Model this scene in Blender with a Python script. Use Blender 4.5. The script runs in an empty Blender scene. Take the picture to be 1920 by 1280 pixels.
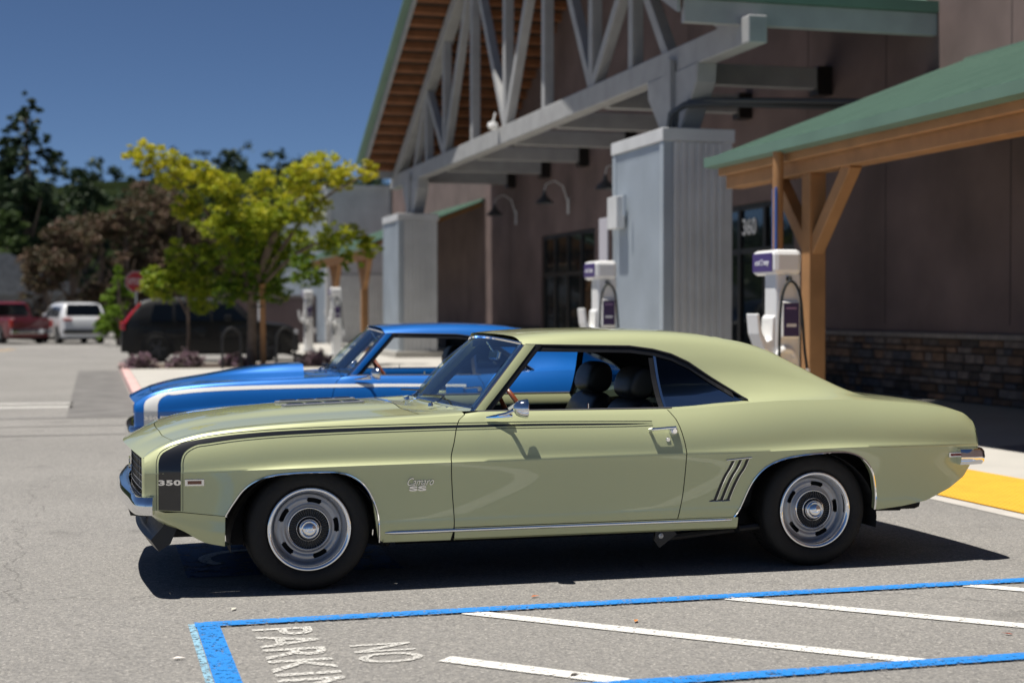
import bpy, bmesh, math, random
from mathutils import Vector, Matrix, Euler
import numpy as np
R = math.radians
random.seed(7); rng = np.random.default_rng(7)
scene = bpy.context.scene
C = scene.collection

# ------------------------------------------------------------------ camera, sky, sun, exposure
TH = R(15.49)
cam_d = bpy.data.cameras.new('camera'); cam = bpy.data.objects.new('camera', cam_d); C.objects.link(cam)
cam_d.sensor_width = 36; cam_d.lens = 36 * 2830 / 1920; cam_d.clip_start = .05; cam_d.clip_end = 3000
cam.location = (0, 0, 1.38)
cam.rotation_euler = (R(90) - math.atan(56 / 2830), 0, -TH)
cam_d.dof.use_dof = True; cam_d.dof.focus_distance = 7.55; cam_d.dof.aperture_fstop = 2.0
scene.camera = cam
SUN = Vector((-.26, .03, 1.0)).normalized()          # towards the sun
w = bpy.data.worlds.new('World'); scene.world = w; w.use_nodes = True
nt = w.node_tree; bg = nt.nodes['Background']
sky = nt.nodes.new('ShaderNodeTexSky'); sky.sky_type = 'NISHITA'; sky.sun_disc = False
sky.sun_elevation = math.asin(SUN.z); sky.sun_rotation = math.atan2(SUN.x, SUN.y)
sky.altitude = 2500; sky.air_density = .65; sky.dust_density = 0.0; sky.ozone_density = 6.0
nt.links.new(sky.outputs[0], bg.inputs[0]); bg.inputs[1].default_value = .05
sd = bpy.data.lights.new('sun', 'SUN'); so = bpy.data.objects.new('sun', sd); C.objects.link(so)
sd.energy = 5.0; sd.angle = R(.53); sd.color = (1, .95, .87)
so.rotation_euler = (-SUN).to_track_quat('-Z', 'Y').to_euler()
scene.view_settings.view_transform = 'Standard'; scene.view_settings.look = 'None'
scene.view_settings.exposure = 0.5; scene.view_settings.gamma = 1
scene.cycles.max_bounces = 8; scene.cycles.transparent_max_bounces = 12

# ------------------------------------------------------------------ materials
MATS = {}
def mat(name, col, rough=.6, metal=0., coat=0., var=0., vscale=3., bump=0., bscale=60., spec=.5, objvar=0., emit=0., detail=6, coords='Object', coatrough=.03):
    if name in MATS: return MATS[name]
    m = bpy.data.materials.new(name); m.use_nodes = True; n = m.node_tree; b = n.nodes['Principled BSDF']
    c4 = (*col, 1)
    b.inputs['Base Color'].default_value = c4; b.inputs['Roughness'].default_value = rough
    b.inputs['Metallic'].default_value = metal; b.inputs['Coat Weight'].default_value = coat
    b.inputs['Coat Roughness'].default_value = coatrough; b.inputs['Specular IOR Level'].default_value = spec
    if emit: b.inputs['Emission Color'].default_value = c4; b.inputs['Emission Strength'].default_value = emit
    tc = n.nodes.new('ShaderNodeTexCoord')
    src = None
    if var:
        nz = n.nodes.new('ShaderNodeTexNoise'); nz.inputs['Scale'].default_value = vscale; nz.inputs['Detail'].default_value = detail
        n.links.new(tc.outputs[coords], nz.inputs['Vector'])
        rp = n.nodes.new('ShaderNodeMapRange'); rp.inputs[1].default_value = .3; rp.inputs[2].default_value = .7
        rp.inputs[3].default_value = 1 - var; rp.inputs[4].default_value = 1 + var
        n.links.new(nz.outputs['Fac'], rp.inputs[0]); src = rp.outputs[0]
    if objvar:
        oi = n.nodes.new('ShaderNodeObjectInfo'); r2 = n.nodes.new('ShaderNodeMapRange')
        r2.inputs[3].default_value = 1 - objvar; r2.inputs[4].default_value = 1 + objvar
        n.links.new(oi.outputs['Random'], r2.inputs[0])
        if src:
            mm = n.nodes.new('ShaderNodeMath'); mm.operation = 'MULTIPLY'; n.links.new(src, mm.inputs[0]); n.links.new(r2.outputs[0], mm.inputs[1]); src = mm.outputs[0]
        else: src = r2.outputs[0]
    if src:
        mx = n.nodes.new('ShaderNodeVectorMath'); mx.operation = 'SCALE'; mx.inputs[0].default_value = col
        n.links.new(src, mx.inputs['Scale']); n.links.new(mx.outputs[0], b.inputs['Base Color'])
    if bump:
        n2 = n.nodes.new('ShaderNodeTexNoise'); n2.inputs['Scale'].default_value = bscale; n2.inputs['Detail'].default_value = 5
        n.links.new(tc.outputs[coords], n2.inputs['Vector'])
        bp = n.nodes.new('ShaderNodeBump'); bp.inputs['Strength'].default_value = bump; bp.inputs['Distance'].default_value = .01
        n.links.new(n2.outputs['Fac'], bp.inputs['Height']); n.links.new(bp.outputs[0], b.inputs['Normal'])
    MATS[name] = m; return m
def glass(name, tint, refl=1.0):
    if name in MATS: return MATS[name]
    m = bpy.data.materials.new(name); m.use_nodes = True; n = m.node_tree; n.nodes.clear()
    o = n.nodes.new('ShaderNodeOutputMaterial'); mx = n.nodes.new('ShaderNodeMixShader')
    t = n.nodes.new('ShaderNodeBsdfTransparent'); t.inputs[0].default_value = (*tint, 1)
    g = n.nodes.new('ShaderNodeBsdfGlossy'); g.inputs['Roughness'].default_value = .01; g.inputs[0].default_value = (.95, .97, 1, 1)
    f = n.nodes.new('ShaderNodeFresnel'); f.inputs[0].default_value = 1.5
    mu = n.nodes.new('ShaderNodeMath'); mu.operation = 'MULTIPLY'; mu.inputs[1].default_value = refl; mu.use_clamp = True
    n.links.new(f.outputs[0], mu.inputs[0]); n.links.new(mu.outputs[0], mx.inputs[0])
    n.links.new(t.outputs[0], mx.inputs[1]); n.links.new(g.outputs[0], mx.inputs[2]); n.links.new(mx.outputs[0], o.inputs[0])
    MATS[name] = m; return m

def paint(name, col, flake=.35):
    m = mat(name, col, rough=.38, metal=flake, coat=1.0, coatrough=.025)
    return m
M_green = paint('green_paint', (.47, .50, .28), .24)
M_blue = paint('blue_paint', (.001, .125, .47), .35)
M_chrome = mat('chrome', (.82, .83, .85), rough=.07, metal=1)
M_alu = mat('brushed_silver', (.36, .365, .38), rough=.36, metal=.75, var=.06, vscale=20)
M_black = mat('satin_black', (.008, .008, .009), rough=.4, var=.2, vscale=8)
M_dark = mat('black_underbody', (.012, .012, .013), rough=.8, var=.3, vscale=9, bump=.3, bscale=25)
M_tyre = mat('tyre_rubber', (.0075, .0072, .007), rough=.72, var=.25, vscale=14, bump=.25, bscale=90)
M_vinyl = mat('black_vinyl', (.014, .015, .017), rough=.38, var=.15, vscale=6, bump=.2, bscale=180)
M_stripe_k = mat('black_stripe', (.006, .007, .010), rough=.3, coat=.8)
M_stripe_w = mat('white_stripe', (.72, .72, .70), rough=.35, coat=.8)
M_amber = mat('amber_lens', (.16, .03, .006), rough=.2, coat=1)
M_red = mat('red_lens', (.22, .008, .01), rough=.2, coat=1)
M_glass = glass('clear_glass', (.78, .86, .84), .42)
M_tint = glass('tinted_glass', (.16, .2, .23), .6)
M_wood_rim = mat('wood_rim', (.24, .055, .02), rough=.25, coat=1, var=.25, vscale=12)
M_mirror = mat('mirror_silver', (.9, .9, .9), rough=.02, metal=1)

# ------------------------------------------------------------------ mesh helpers
class MB:
    def __init__(s): s.v = []; s.f = []
    def add(s, vs, fs):
        o = len(s.v); s.v += [tuple(p) for p in vs]; s.f += [tuple(i + o for i in q) for q in fs]; return s
    def box(s, x0, x1, y0, y1, z0, z1, M=None):
        p = [Vector((x, y, z)) for z in (z0, z1) for y in (y0, y1) for x in (x0, x1)]
        if M: p = [M @ q for q in p]
        return s.add(p, [(0, 2, 3, 1), (4, 5, 7, 6), (0, 1, 5, 4), (2, 6, 7, 3), (0, 4, 6, 2), (1, 3, 7, 5)])
    def beam(s, a, b, wd, h, up=(0, 0, 1)):
        a = Vector(a); b = Vector(b); d = (b - a).normalized(); u = Vector(up)
        sd_ = d.cross(u).normalized(); u = sd_.cross(d).normalized()
        p = [q + sd_ * (i * wd / 2) + u * (j * h / 2) for q in (a, b) for j in (-1, 1) for i in (-1, 1)]
        return s.add(p, [(0, 2, 3, 1), (4, 5, 7, 6), (0, 1, 5, 4), (2, 6, 7, 3), (0, 4, 6, 2), (1, 3, 7, 5)])
    def grid(s, rows, close_u=False, close_v=False, flip=False):
        n, m = len(rows), len(rows[0]); fs = []
        for i in range(n - (0 if close_u else 1)):
            for j in range(m - (0 if close_v else 1)):
                a, b = i * m + j, i * m + (j + 1) % m; c_, d = ((i + 1) % n) * m + (j + 1) % m, ((i + 1) % n) * m + j
                fs.append((a, d, c_, b) if flip else (a, b, c_, d))
        return s.add([p for r in rows for p in r], fs)
    def tube(s, pts, rad, seg=8, cap=True):
        pts = [Vector(p) for p in pts]; n = len(pts); rows = []
        rr = rad if isinstance(rad, (list, tuple)) else [rad] * n
        prev = None
        for i, p in enumerate(pts):
            d = (pts[min(i + 1, n - 1)] - pts[max(i - 1, 0)]).normalized()
            if prev is None: a = d.orthogonal().normalized()
            else: a = (prev - d * prev.dot(d)).normalized()
            prev = a; b = d.cross(a)
            rows.append([p + (a * math.cos(k * 2 * math.pi / seg) + b * math.sin(k * 2 * math.pi / seg)) * rr[i] for k in range(seg)])
        o = len(s.v); s.grid(rows, close_v=True)
        if cap: s.f += [tuple(o + k for k in range(seg))[::-1], tuple(o + (n - 1) * seg + k for k in range(seg))]
        return s
    def lathe(s, prof, M, seg=48):
        rows = [[M @ Vector((r * math.cos(a * 2 * math.pi / seg), r * math.sin(a * 2 * math.pi / seg), h)) for a in range(seg)] for r, h in prof]
        return s.grid(rows, close_v=True)
    def prism(s, poly, M, depth):
        n = len(poly); p = [M @ Vector((x, y, 0)) for x, y in poly] + [M @ Vector((x, y, depth)) for x, y in poly]
        return s.add(p, [tuple(range(n))[::-1], tuple(range(n, 2 * n))] + [(i, (i + 1) % n, n + (i + 1) % n, n + i) for i in range(n)])
    def mesh(s, name='m'):
        m = bpy.data.meshes.new(name); m.from_pydata(s.v, [], s.f); m.update(); return m
    def obj(s, name, m, parent=None, smooth=False, bevel=0, weld=False, recalc=True, sharp=35):
        me = s.mesh(name)
        if weld or recalc:
            bm = bmesh.new(); bm.from_mesh(me)
            if weld: bmesh.ops.remove_doubles(bm, verts=bm.verts, dist=.0006)
            if recalc: bmesh.ops.recalc_face_normals(bm, faces=bm.faces)
            bm.to_mesh(me); bm.free()
        return link(name, me, m, parent, smooth, bevel, sharp)
def link(name, me, m, parent=None, smooth=False, bevel=0, sharp=35):
    o = bpy.data.objects.new(name, me); C.objects.link(o)
    if m is not None and not me.materials: me.materials.append(m)
    if parent is not None: o.parent = parent
    if smooth:
        me.shade_smooth()
        try: me.set_sharp_from_angle(angle=R(sharp))
        except Exception: pass
    if bevel:
        b = o.modifiers.new('bevel', 'BEVEL'); b.width = bevel; b.segments = 2; b.limit_method = 'ANGLE'; b.angle_limit = R(40)
    return o
def tag(o, label, cat, group=None, kind=None):
    if label: o['label'] = label
    if cat: o['category'] = cat
    if group: o['group'] = group
    if kind: o['kind'] = kind
    return o
def empty(name, loc, label, cat, rz=0, group=None):
    o = bpy.data.objects.new(name, None); C.objects.link(o); o.location = loc; o.rotation_euler = (0, 0, rz)
    return tag(o, label, cat, group)
def struct(o): o['kind'] = 'structure'; return o
def text_mesh(s, size, ext=.002, shear=0., sx=1., bold=0., spacing=1.):
    cu = bpy.data.curves.new('t', 'FONT'); cu.body = s; cu.size = size; cu.extrude = ext; cu.shear = shear; cu.offset = bold; cu.resolution_u = 4
    cu.space_character = spacing; cu.align_x = 'CENTER'; cu.align_y = 'CENTER'
    ob = bpy.data.objects.new('t', cu); C.objects.link(ob); dg = bpy.context.evaluated_depsgraph_get()
    me = bpy.data.meshes.new_from_object(ob.evaluated_get(dg)); bpy.data.objects.remove(ob)
    for v in me.vertices: v.co.x *= sx
    me.materials.clear(); return me
def frame(o, x, y):            # matrix with columns x, y, x*y at origin o
    x = Vector(x).normalized(); y = Vector(y).normalized(); z = x.cross(y)
    return Matrix(((x.x, y.x, z.x, o[0]), (x.y, y.y, z.y, o[1]), (x.z, y.z, z.z, o[2]), (0, 0, 0, 1)))
def pc(tab):                   # monotone cubic interpolation through a table
    xs = [t[0] for t in tab]; ys = [t[1] for t in tab]; n = len(xs)
    h = [xs[i + 1] - xs[i] for i in range(n - 1)]; d = [(ys[i + 1] - ys[i]) / h[i] for i in range(n - 1)]
    m = [d[0]] + [0 if d[i - 1] * d[i] <= 0 else (h[i - 1] + h[i]) * 3 / ((2 * h[i] + h[i - 1]) / d[i - 1] + (h[i] + 2 * h[i - 1]) / d[i]) for i in range(1, n - 1)] + [d[-1]]
    def f(x):
        if x <= xs[0]: return ys[0]
        if x >= xs[-1]: return ys[-1]
        i = 0
        while x > xs[i + 1]: i += 1
        t = (x - xs[i]) / h[i]; t2, t3 = t * t, t * t * t
        return (2 * t3 - 3 * t2 + 1) * ys[i] + (t3 - 2 * t2 + t) * h[i] * m[i] + (-2 * t3 + 3 * t2) * ys[i + 1] + (t3 - t2) * h[i] * m[i + 1]
    return f
def lin(tab):
    xs = [t[0] for t in tab]; ys = [t[1] for t in tab]
    return lambda x: float(np.interp(x, xs, ys))
def sstep(a, b, x):
    t = min(1, max(0, (x - a) / (b - a))); return t * t * (3 - 2 * t)
def cat(pts, n):               # Catmull-Rom curve through points, n samples
    P = [Vector(p) for p in pts]; P = [P[0] * 2 - P[1]] + P + [P[-1] * 2 - P[-2]]; out = []; k = len(P) - 3
    for i in range(n):
        t = i / (n - 1) * k; j = min(int(t), k - 1); t -= j; a, b, c_, d = P[j:j + 4]
        out.append(.5 * ((2 * b) + (c_ - a) * t + (2 * a - 5 * b + 4 * c_ - d) * t * t + (3 * b - a - 3 * c_ + d) * t ** 3))
    return out

# ------------------------------------------------------------------ ground and paving
def ground_mat():
    m = mat('asphalt', (.192, .186, .178), rough=.9, var=.10, vscale=.35)
    n = m.node_tree; b = n.nodes['Principled BSDF']; tc = [x for x in n.nodes if x.type == 'TEX_COORD'][0]
    src = b.inputs['Base Color'].links[0].from_socket
    # aggregate speckle: light and dark stones in the binder
    vo = n.nodes.new('ShaderNodeTexVoronoi'); vo.inputs['Scale'].default_value = 110; n.links.new(tc.outputs['Object'], vo.inputs['Vector'])
    sp = n.nodes.new('ShaderNodeSeparateColor'); n.links.new(vo.outputs['Color'], sp.inputs[0])
    rp = n.nodes.new('ShaderNodeValToRGB'); e = rp.color_ramp.elements
    e[0].color = (.62, .62, .62, 1); e[0].position = 0; e[1].color = (1.0, 1.0, 1.0, 1); e[1].position = .35
    for p, v in ((.75, 1.08), (.93, 1.35), (1.0, 1.75)):
        q = e.new(p); q.color = (v, v * .99, v * .96, 1)
    n.links.new(sp.outputs[0], rp.inputs[0])
    mu = n.nodes.new('ShaderNodeMix'); mu.data_type = 'RGBA'; mu.blend_type = 'MULTIPLY'; mu.inputs[0].default_value = 1
    n.links.new(src, mu.inputs[6]); n.links.new(rp.outputs[0], mu.inputs[7]); n.links.new(mu.outputs[2], b.inputs['Base Color'])
    def layer(kind, scale, p0, p1, v0, v1, dist=0):
        t = n.nodes.new('ShaderNodeTexNoise' if kind == 'n' else 'ShaderNodeTexVoronoi'); t.inputs['Scale'].default_value = scale
        if kind == 'v': t.feature = 'DISTANCE_TO_EDGE'
        else: t.inputs['Detail'].default_value = 8
        if kind == 'v':
            wn = n.nodes.new('ShaderNodeTexNoise'); wn.inputs['Scale'].default_value = 1.3; wn.inputs['Detail'].default_value = 6; n.links.new(tc.outputs['Object'], wn.inputs['Vector'])
            ad = n.nodes.new('ShaderNodeVectorMath'); ad.operation = 'MULTIPLY_ADD'; ad.inputs[1].default_value = (.9, .9, .9); n.links.new(wn.outputs['Color'], ad.inputs[0]); n.links.new(tc.outputs['Object'], ad.inputs[2]); n.links.new(ad.outputs[0], t.inputs['Vector'])
        else: n.links.new(tc.outputs['Object'], t.inputs['Vector'])
        r = n.nodes.new('ShaderNodeMapRange'); r.inputs[1].default_value = p0; r.inputs[2].default_value = p1; r.inputs[3].default_value = v0; r.inputs[4].default_value = v1
        n.links.new(t.outputs['Distance' if kind == 'v' else 'Fac'], r.inputs[0])
        x = n.nodes.new('ShaderNodeVectorMath'); x.operation = 'SCALE'; n.links.new(b.inputs['Base Color'].links[0].from_socket, x.inputs[0]); n.links.new(r.outputs[0], x.inputs['Scale']); n.links.new(x.outputs[0], b.inputs['Base Color'])
    layer('n', 1.6, .62, .74, 1.0, .72); layer('n', 7, .60, .75, 1.0, .85); layer('v', .22, 0, .0022, .62, 1.0)
    bp = n.nodes.new('ShaderNodeBump'); bp.inputs['Strength'].default_value = .5; bp.inputs['Distance'].default_value = .004
    n.links.new(vo.outputs['Distance'], bp.inputs['Height']); n.links.new(bp.outputs[0], b.inputs['Normal'])
    return m
M_asph = ground_mat()
M_conc = mat('concrete', (.39, .375, .345), rough=.85, var=.07, vscale=1.2, bump=.2, bscale=120)
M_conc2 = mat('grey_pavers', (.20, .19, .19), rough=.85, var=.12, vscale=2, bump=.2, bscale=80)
def worn(name, col, wear=.5, ws=9):
    m = mat(name, col, rough=.7, var=.06, vscale=5)
    n = m.node_tree; out = [x for x in n.nodes if x.type == 'OUTPUT_MATERIAL'][0]; b = n.nodes['Principled BSDF']
    tc = [x for x in n.nodes if x.type == 'TEX_COORD'][0]
    nz = n.nodes.new('ShaderNodeTexNoise'); nz.inputs['Scale'].default_value = ws; nz.inputs['Detail'].default_value = 9; nz.inputs['Roughness'].default_value = .75
    n.links.new(tc.outputs['Object'], nz.inputs['Vector'])
    rp = n.nodes.new('ShaderNodeValToRGB'); rp.color_ramp.elements[0].position = wear; rp.color_ramp.elements[1].position = wear + .06
    n.links.new(nz.outputs['Fac'], rp.inputs[0]); tr = n.nodes.new('ShaderNodeBsdfTransparent'); mx = n.nodes.new('ShaderNodeMixShader')
    n.links.new(rp.outputs[0], mx.inputs[0]); n.links.new(tr.outputs[0], mx.inputs[1]); n.links.new(b.outputs[0], mx.inputs[2]); n.links.new(mx.outputs[0], out.inputs[0])
    return m
M_pblue = worn('blue_road_paint', (.006, .18, .54), .405, 48)
M_pblue2 = worn('faded_blue_paint', (.22, .40, .52), .44, 50)
M_pwhite = worn('white_road_paint', (.64, .63, .60), .40, 55)
M_pworn = worn('worn_white_paint', (.55, .54, .51), .452, 60)
M_yel = mat('yellow_tactile', (.62, .33, .02), rough=.7, var=.08, vscale=4)
M_pink = mat('faded_red_kerb', (.55, .36, .34), rough=.8, var=.15, vscale=3)
def sheet(name, pts, z, m, kind='structure'):
    o = MB().add([(x, y, z if not callable(z) else z(x, y)) for x, y in pts], [tuple(range(len(pts)))]).obj(name, m)
    if kind: o['kind'] = kind
    return o
def rect(x0, x1, y0, y1): return [(x0, y0), (x1, y0), (x1, y1), (x0, y1)]
sheet('parking_lot', rect(-400, 400, -60, 900), 0, M_asph)
# sidewalk: flush ramp strip by the near bay, kerbed beyond
sw = MB()
zf = lambda x: .006 if x < 7.3 else .006 + (x - 7.3) / 4.3 * .12
xs = [5.92, 7.3, 9.3, 11.7]
sw.grid([[(x, y, zf(x)) for x in xs] for y in (-8, 13.2)], flip=True)
sw.grid([[(x, y, max(zf(x), .006 + .12 * sstep(13.2, 14.6, y))) for x in xs] for y in (13.2, 13.6, 14.1, 14.6)], flip=True)
sw.grid([[(x, y, .126) for x in (5.92, 11.7)] for y in (14.6, 59)], flip=True)
sw.grid([[(5.92, y, z) for z in (-.05, .006 + .12 * sstep(13.2, 14.6, y))] for y in (13.2, 13.6, 14.1, 14.6, 22)])
struct(sw.obj('pavement', M_conc))
struct(MB().box(.75, 5.92, 22, 38, -.05, .124).obj('pavement', M_conc))
struct(MB().box(.58, .75, 22, 38, -.05, .128).obj('kerb', M_pink, bevel=.02))
struct(MB().box(5.90, 6.05, -8, 13.2, -.05, .012).obj('kerb', mat('kerb_concrete', (.42, .40, .37), .85, var=.1, vscale=4, bump=.2)))
sheet('paver_strip', rect(8.6, 10.6, -8, 13.1), lambda x, y: zf(x) + .006, M_conc2)  # strip of darker grey pavers, second tone of the paving
sheet('gutter_patch', rect(-.35, .56, 20.4, 36.5), .005, mat('dark_asphalt_patch', (.13, .125, .12), .9, var=.25, vscale=2))
for yy, ww in ((17.5, .12), (18.9, .07), (20.3, .3)):
    sheet('gutter_joint', rect(-60, .5 if yy > 20 else 3, yy, yy + ww), .004, mat('joint_tar', (.15, .145, .14), .9, var=.2, vscale=1))
for a, b in ((22.5, 23.0), (23.5, 23.9)): sheet('worn_line', rect(-6, -.3, a, b), .005, M_pworn)
# tactile strip with raised domes
tr_ = empty('tactile_paving', (6.07, 8.5, .012), 'yellow tactile warning strip along the flush kerb behind the cars', 'tactile strip')
MB().box(0, 1.22, -7, 4.5, 0, .006).obj('panel', M_yel, tr_)
dm = MB(); dome = [(math.cos(a), math.sin(a)) for a in [k * math.pi / 3 for k in range(6)]]
for i in range(20):
    for j in range(120):
        x, y = .03 + i * .06, -2.7 + j * .06
        o = len(dm.v); dm.v += [(x + .014 * a, y + .014 * b, .006) for a, b in dome] + [(x + .008 * a, y + .008 * b, .011) for a, b in dome]
        dm.f += [(o + k, o + (k + 1) % 6, o + 6 + (k + 1) % 6, o + 6 + k) for k in range(6)] + [tuple(o + 6 + k for k in range(6))]
do = dm.obj('dome', M_yel, tr_, recalc=False); do['kind'] = 'stuff'
# accessible aisle markings
def line(name, a, b, wd, m, z=.004):
    a = Vector(a); b = Vector(b); d = (b - a).normalized(); n_ = Vector((-d.y, d.x)) * wd / 2
    return sheet(name, [a - n_, b - n_, b + n_, a + n_], z, m)
line('painted_line', (.42, 6.725), (12, 6.725), .1, M_pblue, .009)
line('painted_line', (.42, 5.235), (12, 5.235), .1, M_pblue, .009)
line('painted_line', (.475, 6.675), (.475, 2.5), .10, M_pblue, .008)
line('painted_line', (.408, 6.775), (.408, 2.5), .03, M_pblue2, .004)
for x0 in (.42, 1.64, 2.935, 4.225, 5.5):
    a, b = (x0, 6.70), (x0 + 1.50, 5.27)
    if x0 < 1: a = (1.335, 5.82); b = (1.9, 5.28)
    line('hatch_line', a, b, .1, M_pwhite, .005)
for s_, cx, cy in (('NO', 1.12, 5.99), ('PARKING', .765, 5.88)):
    me = text_mesh(s_, .36, 0, bold=.004, spacing=1.06); o = link('painted_word', me, M_pworn); o['kind'] = 'structure'
    yl = max(v.co.x for v in me.vertices) - min(v.co.x for v in me.vertices); tgt = .34 if s_ == 'NO' else 1.40
    o.matrix_world = frame((cx, cy, .005), (0, -1, 0), (1, 0, 0)) @ Matrix.Diagonal((tgt / yl, 1.0, 1, 1))
sheet('painted_symbol', rect(.46, 1.6, 7.95, 9.1), .004, worn('shade_darkened_blue_paint', (.012, .06, .16), .42, 12))  # worn blue square, its colour darkened for the shade under the car
sy = MB()
for k in range(20):
    a0, a1 = R(-60 + k * 14), R(-60 + (k + 1) * 14)
    sy.add([(.86 + r * math.cos(a), 8.5 + r * math.sin(a), .007) for a, r in ((a0, .24), (a1, .24), (a1, .31), (a0, .31))], [(0, 1, 2, 3)])
sy.add([(x, y, .007) for x, y in rect(.95, 1.4, 8.56, 8.63)], [(0, 1, 2, 3)]); sy.add([(x, y, .007) for x, y in rect(1.02, 1.09, 8.25, 8.56)], [(0, 1, 2, 3)])
struct(sy.obj('painted_symbol', M_pwhite))
line('painted_line', (-30, 62), (2, 58.5), .15, M_pworn); line('painted_line', (-4.2, 52), (-2.8, 58), .16, M_yel)
for k, (x, y, rz, c_) in enumerate([(2.05, 6.97, .3, (.45, .13, .03)), (2.32, 6.3, 1, (.5, .2, .05)), (3.75, 5.62, 2.2, (.3, .06, .03)), (1.75, 5.42, .5, (.06, .05, .04)), (.32, 6.1, 0, (.75, .7, .65)), (3.6, 9.6, .2, (.05, .045, .04)), (.62, 7.05, 1, (.6, .58, .5))]):
    b = MB().add([(-.028, 0, .003), (-.008, .010, .008), (.026, .002, .004), (-.008, -.010, .006)], [(0, 1, 2), (0, 2, 3)]).obj('fallen_leaf' if k < 4 else 'litter_scrap', mat('scrap%d' % k, c_, .7), recalc=False)
    b.location = (x, y, .004); b.rotation_euler = (0, 0, rz)
    tag(b, ['orange dry leaf on the asphalt beside the blue aisle line', 'orange sliver of leaf between the white hatch lines', 'dark red dry leaf at the end of a hatch line', 'small black scrap between the lowest hatch lines', 'pale scrap on the asphalt outside the blue corner', 'small dark scrap behind the green car', 'tiny pale scrap at the shadow edge'][k], 'leaf' if k < 4 else 'scrap')

# ------------------------------------------------------------------ the coupe
Wt = pc([(-.80, .845), (-.70, .872), (-.5, .905), (-.2, .93), (0, .937), (.4, .935), (.8, .933), (1.4, .935), (2, .94), (2.4, .945), (2.75, .945), (3.1, .935), (3.4, .912), (3.6, .888), (3.745, .862)])
Zc = pc([(-.8, .60), (-.29, .612), (.14, .62), (.7, .625), (1.95, .637), (2.37, .638), (2.94, .648), (3.7, .64)])
Zs = pc([(-.80, .668), (-.74, .705), (-.67, .742), (-.5, .787), (-.35, .807), (-.13, .823), (.15, .834), (.48, .842), (.76, .852), (.89, .865), (1.9, .862), (2.05, .868), (2.2, .880), (2.4, .893), (2.63, .901), (2.9, .901), (3.15, .889), (3.4, .867), (3.56, .843), (3.68, .812), (3.745, .765)])
Rs = pc([(-.8, .955), (-.6, .925), (-.3, .90), (.2, .885), (.9, .888), (1.9, .886), (2.5, .878), (3.2, .885), (3.745, .93)])
Fl = pc([(-.8, 0), (-.4, .10), (-.05, .24), (.5, .20), (1.2, .10), (1.9, .06), (2.4, .15), (2.75, .22), (3.2, .12), (3.745, .05)])
def Yb(x, z):
    W, zc, zs = Wt(x), Zc(x), Zs(x)
    if z >= zc:
        t = min(1.05, (z - zc) / (zs - zc)); a = Fl(x)
        g = a * (1 - math.exp(-t / .07)) + (1 - a) * (.18 * t + .82 * t ** 2.3)
        r = 1 - (1 - Rs(x)) * g
    else:
        d = zc - z; r = 1 - .036 * (d / .35) - .03 * (max(0, d - .30) / .1) ** 1.5
        r += .006 * math.exp(-d / .03)
        r -= .006
        r += .006 * (1 - min(1, d / .02)) * 0
    return W * r
gapF = pc([(.22, .716), (.287, .727), (.488, .711), (.629, .704), (.728, .727), (.823, .758), (.875, .824)])
gapR = pc([(.25, 1.93), (.298, 1.935), (.449, 1.957), (.637, 1.966), (.742, 1.951), (.817, 1.93), (.859, 1.901), (.87, 1.895)])
FARCH = [(-.41, .385), (-.404, .40), (-.371, .454), (-.324, .517), (-.262, .56), (-.185, .584), (-.079, .594), (.027, .595), (.122, .591), (.187, .576), (.247, .539), (.289, .487), (.321, .417), (.338, .346), (.347, .23)]
RARCH = [(2.252, .288), (2.281, .337), (2.344, .472), (2.419, .551), (2.52, .595), (2.671, .617), (2.826, .624), (2.916, .616), (2.995, .582), (3.053, .516), (3.080, .415), (3.088, .302)]
FBOT = lin([(-.8, .425), (-.627, .416), (-.412, .39)] + FARCH + [(.36, .227), (.83, .224)])
QBOT = lin([(1.8, .292), (2.248, .288)] + RARCH + [(3.1, .298), (3.265, .313), (3.41, .337), (3.56, .399), (3.656, .462), (3.70, .527), (3.73, .60), (3.745, .63)])
Zhs = pc([(-.80, .672), (-.74, .715), (-.655, .752), (-.5, .790), (-.246, .818), (.072, .836), (.572, .857), (.87, .872)])
Zhc = pc([(-.88, .69), (-.70, .768), (-.469, .824), (-.27, .85), (-.057, .87), (.2, .881), (.477, .887), (.6, .889), (.78, .892)])
ZC = pc([(1.05, 1.218), (1.12, 1.247), (1.283, 1.272), (1.522, 1.286), (1.764, 1.289), (2.0, 1.283), (2.2, 1.268), (2.4, 1.24), (2.6, 1.185), (2.75, 1.115), (2.96, 1.005), (3.1, .942), (3.2, .912), (3.43, .893), (3.6, .868), (3.745, .79)])
DLOz = lin([(1.1, 1.205), (1.21, 1.204), (1.768, 1.194), (1.90, 1.176), (2.0, 1.150), (2.094, 1.105), (2.206, 1.025), (2.309, .955), (2.375, .905)])
def Zh(x, v):
    a = abs(v); g = .55 * (1 - a ** 2) + .45 * sstep(.62, .36, a) if a < .62 else .55 * (1 - a ** 2)
    return Zhs(x) + (Zhc(x) - Zhs(x)) * g
def sec(x):                    # section from shoulder to centre line (near side y<0), dense samples
    zs, zc = Zs(x), ZC(x); ys = -Yb(x, zs); hs = max(.012, zc - zs); k = sstep(3.0, 3.4, x)
    pts = [(ys, zs), (ys + .068, zs + .075 * hs + .006), (ys + .15, zs + .36 * hs), (ys + .215, zs + .70 * hs), (ys + .295, zs + .925 * hs), (ys + .46, zs + .985 * hs), (0, zc)]
    if k > 0:
        flat = [(ys, zs), (ys + .05, zs + .3 * hs), (ys + .15, zs + .6 * hs), (ys + .22, zs + .72 * hs), (ys + .3, zs + .8 * hs), (ys + .46, zs + .92 * hs), (0, zc)]
        pts = [(a[0] * (1 - k) + b[0] * k, a[1] * (1 - k) + b[1] * k) for a, b in zip(pts, flat)]
    return [(p.x, p.y) for p in cat([(a, b, 0) for a, b in pts], 61)]
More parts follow.
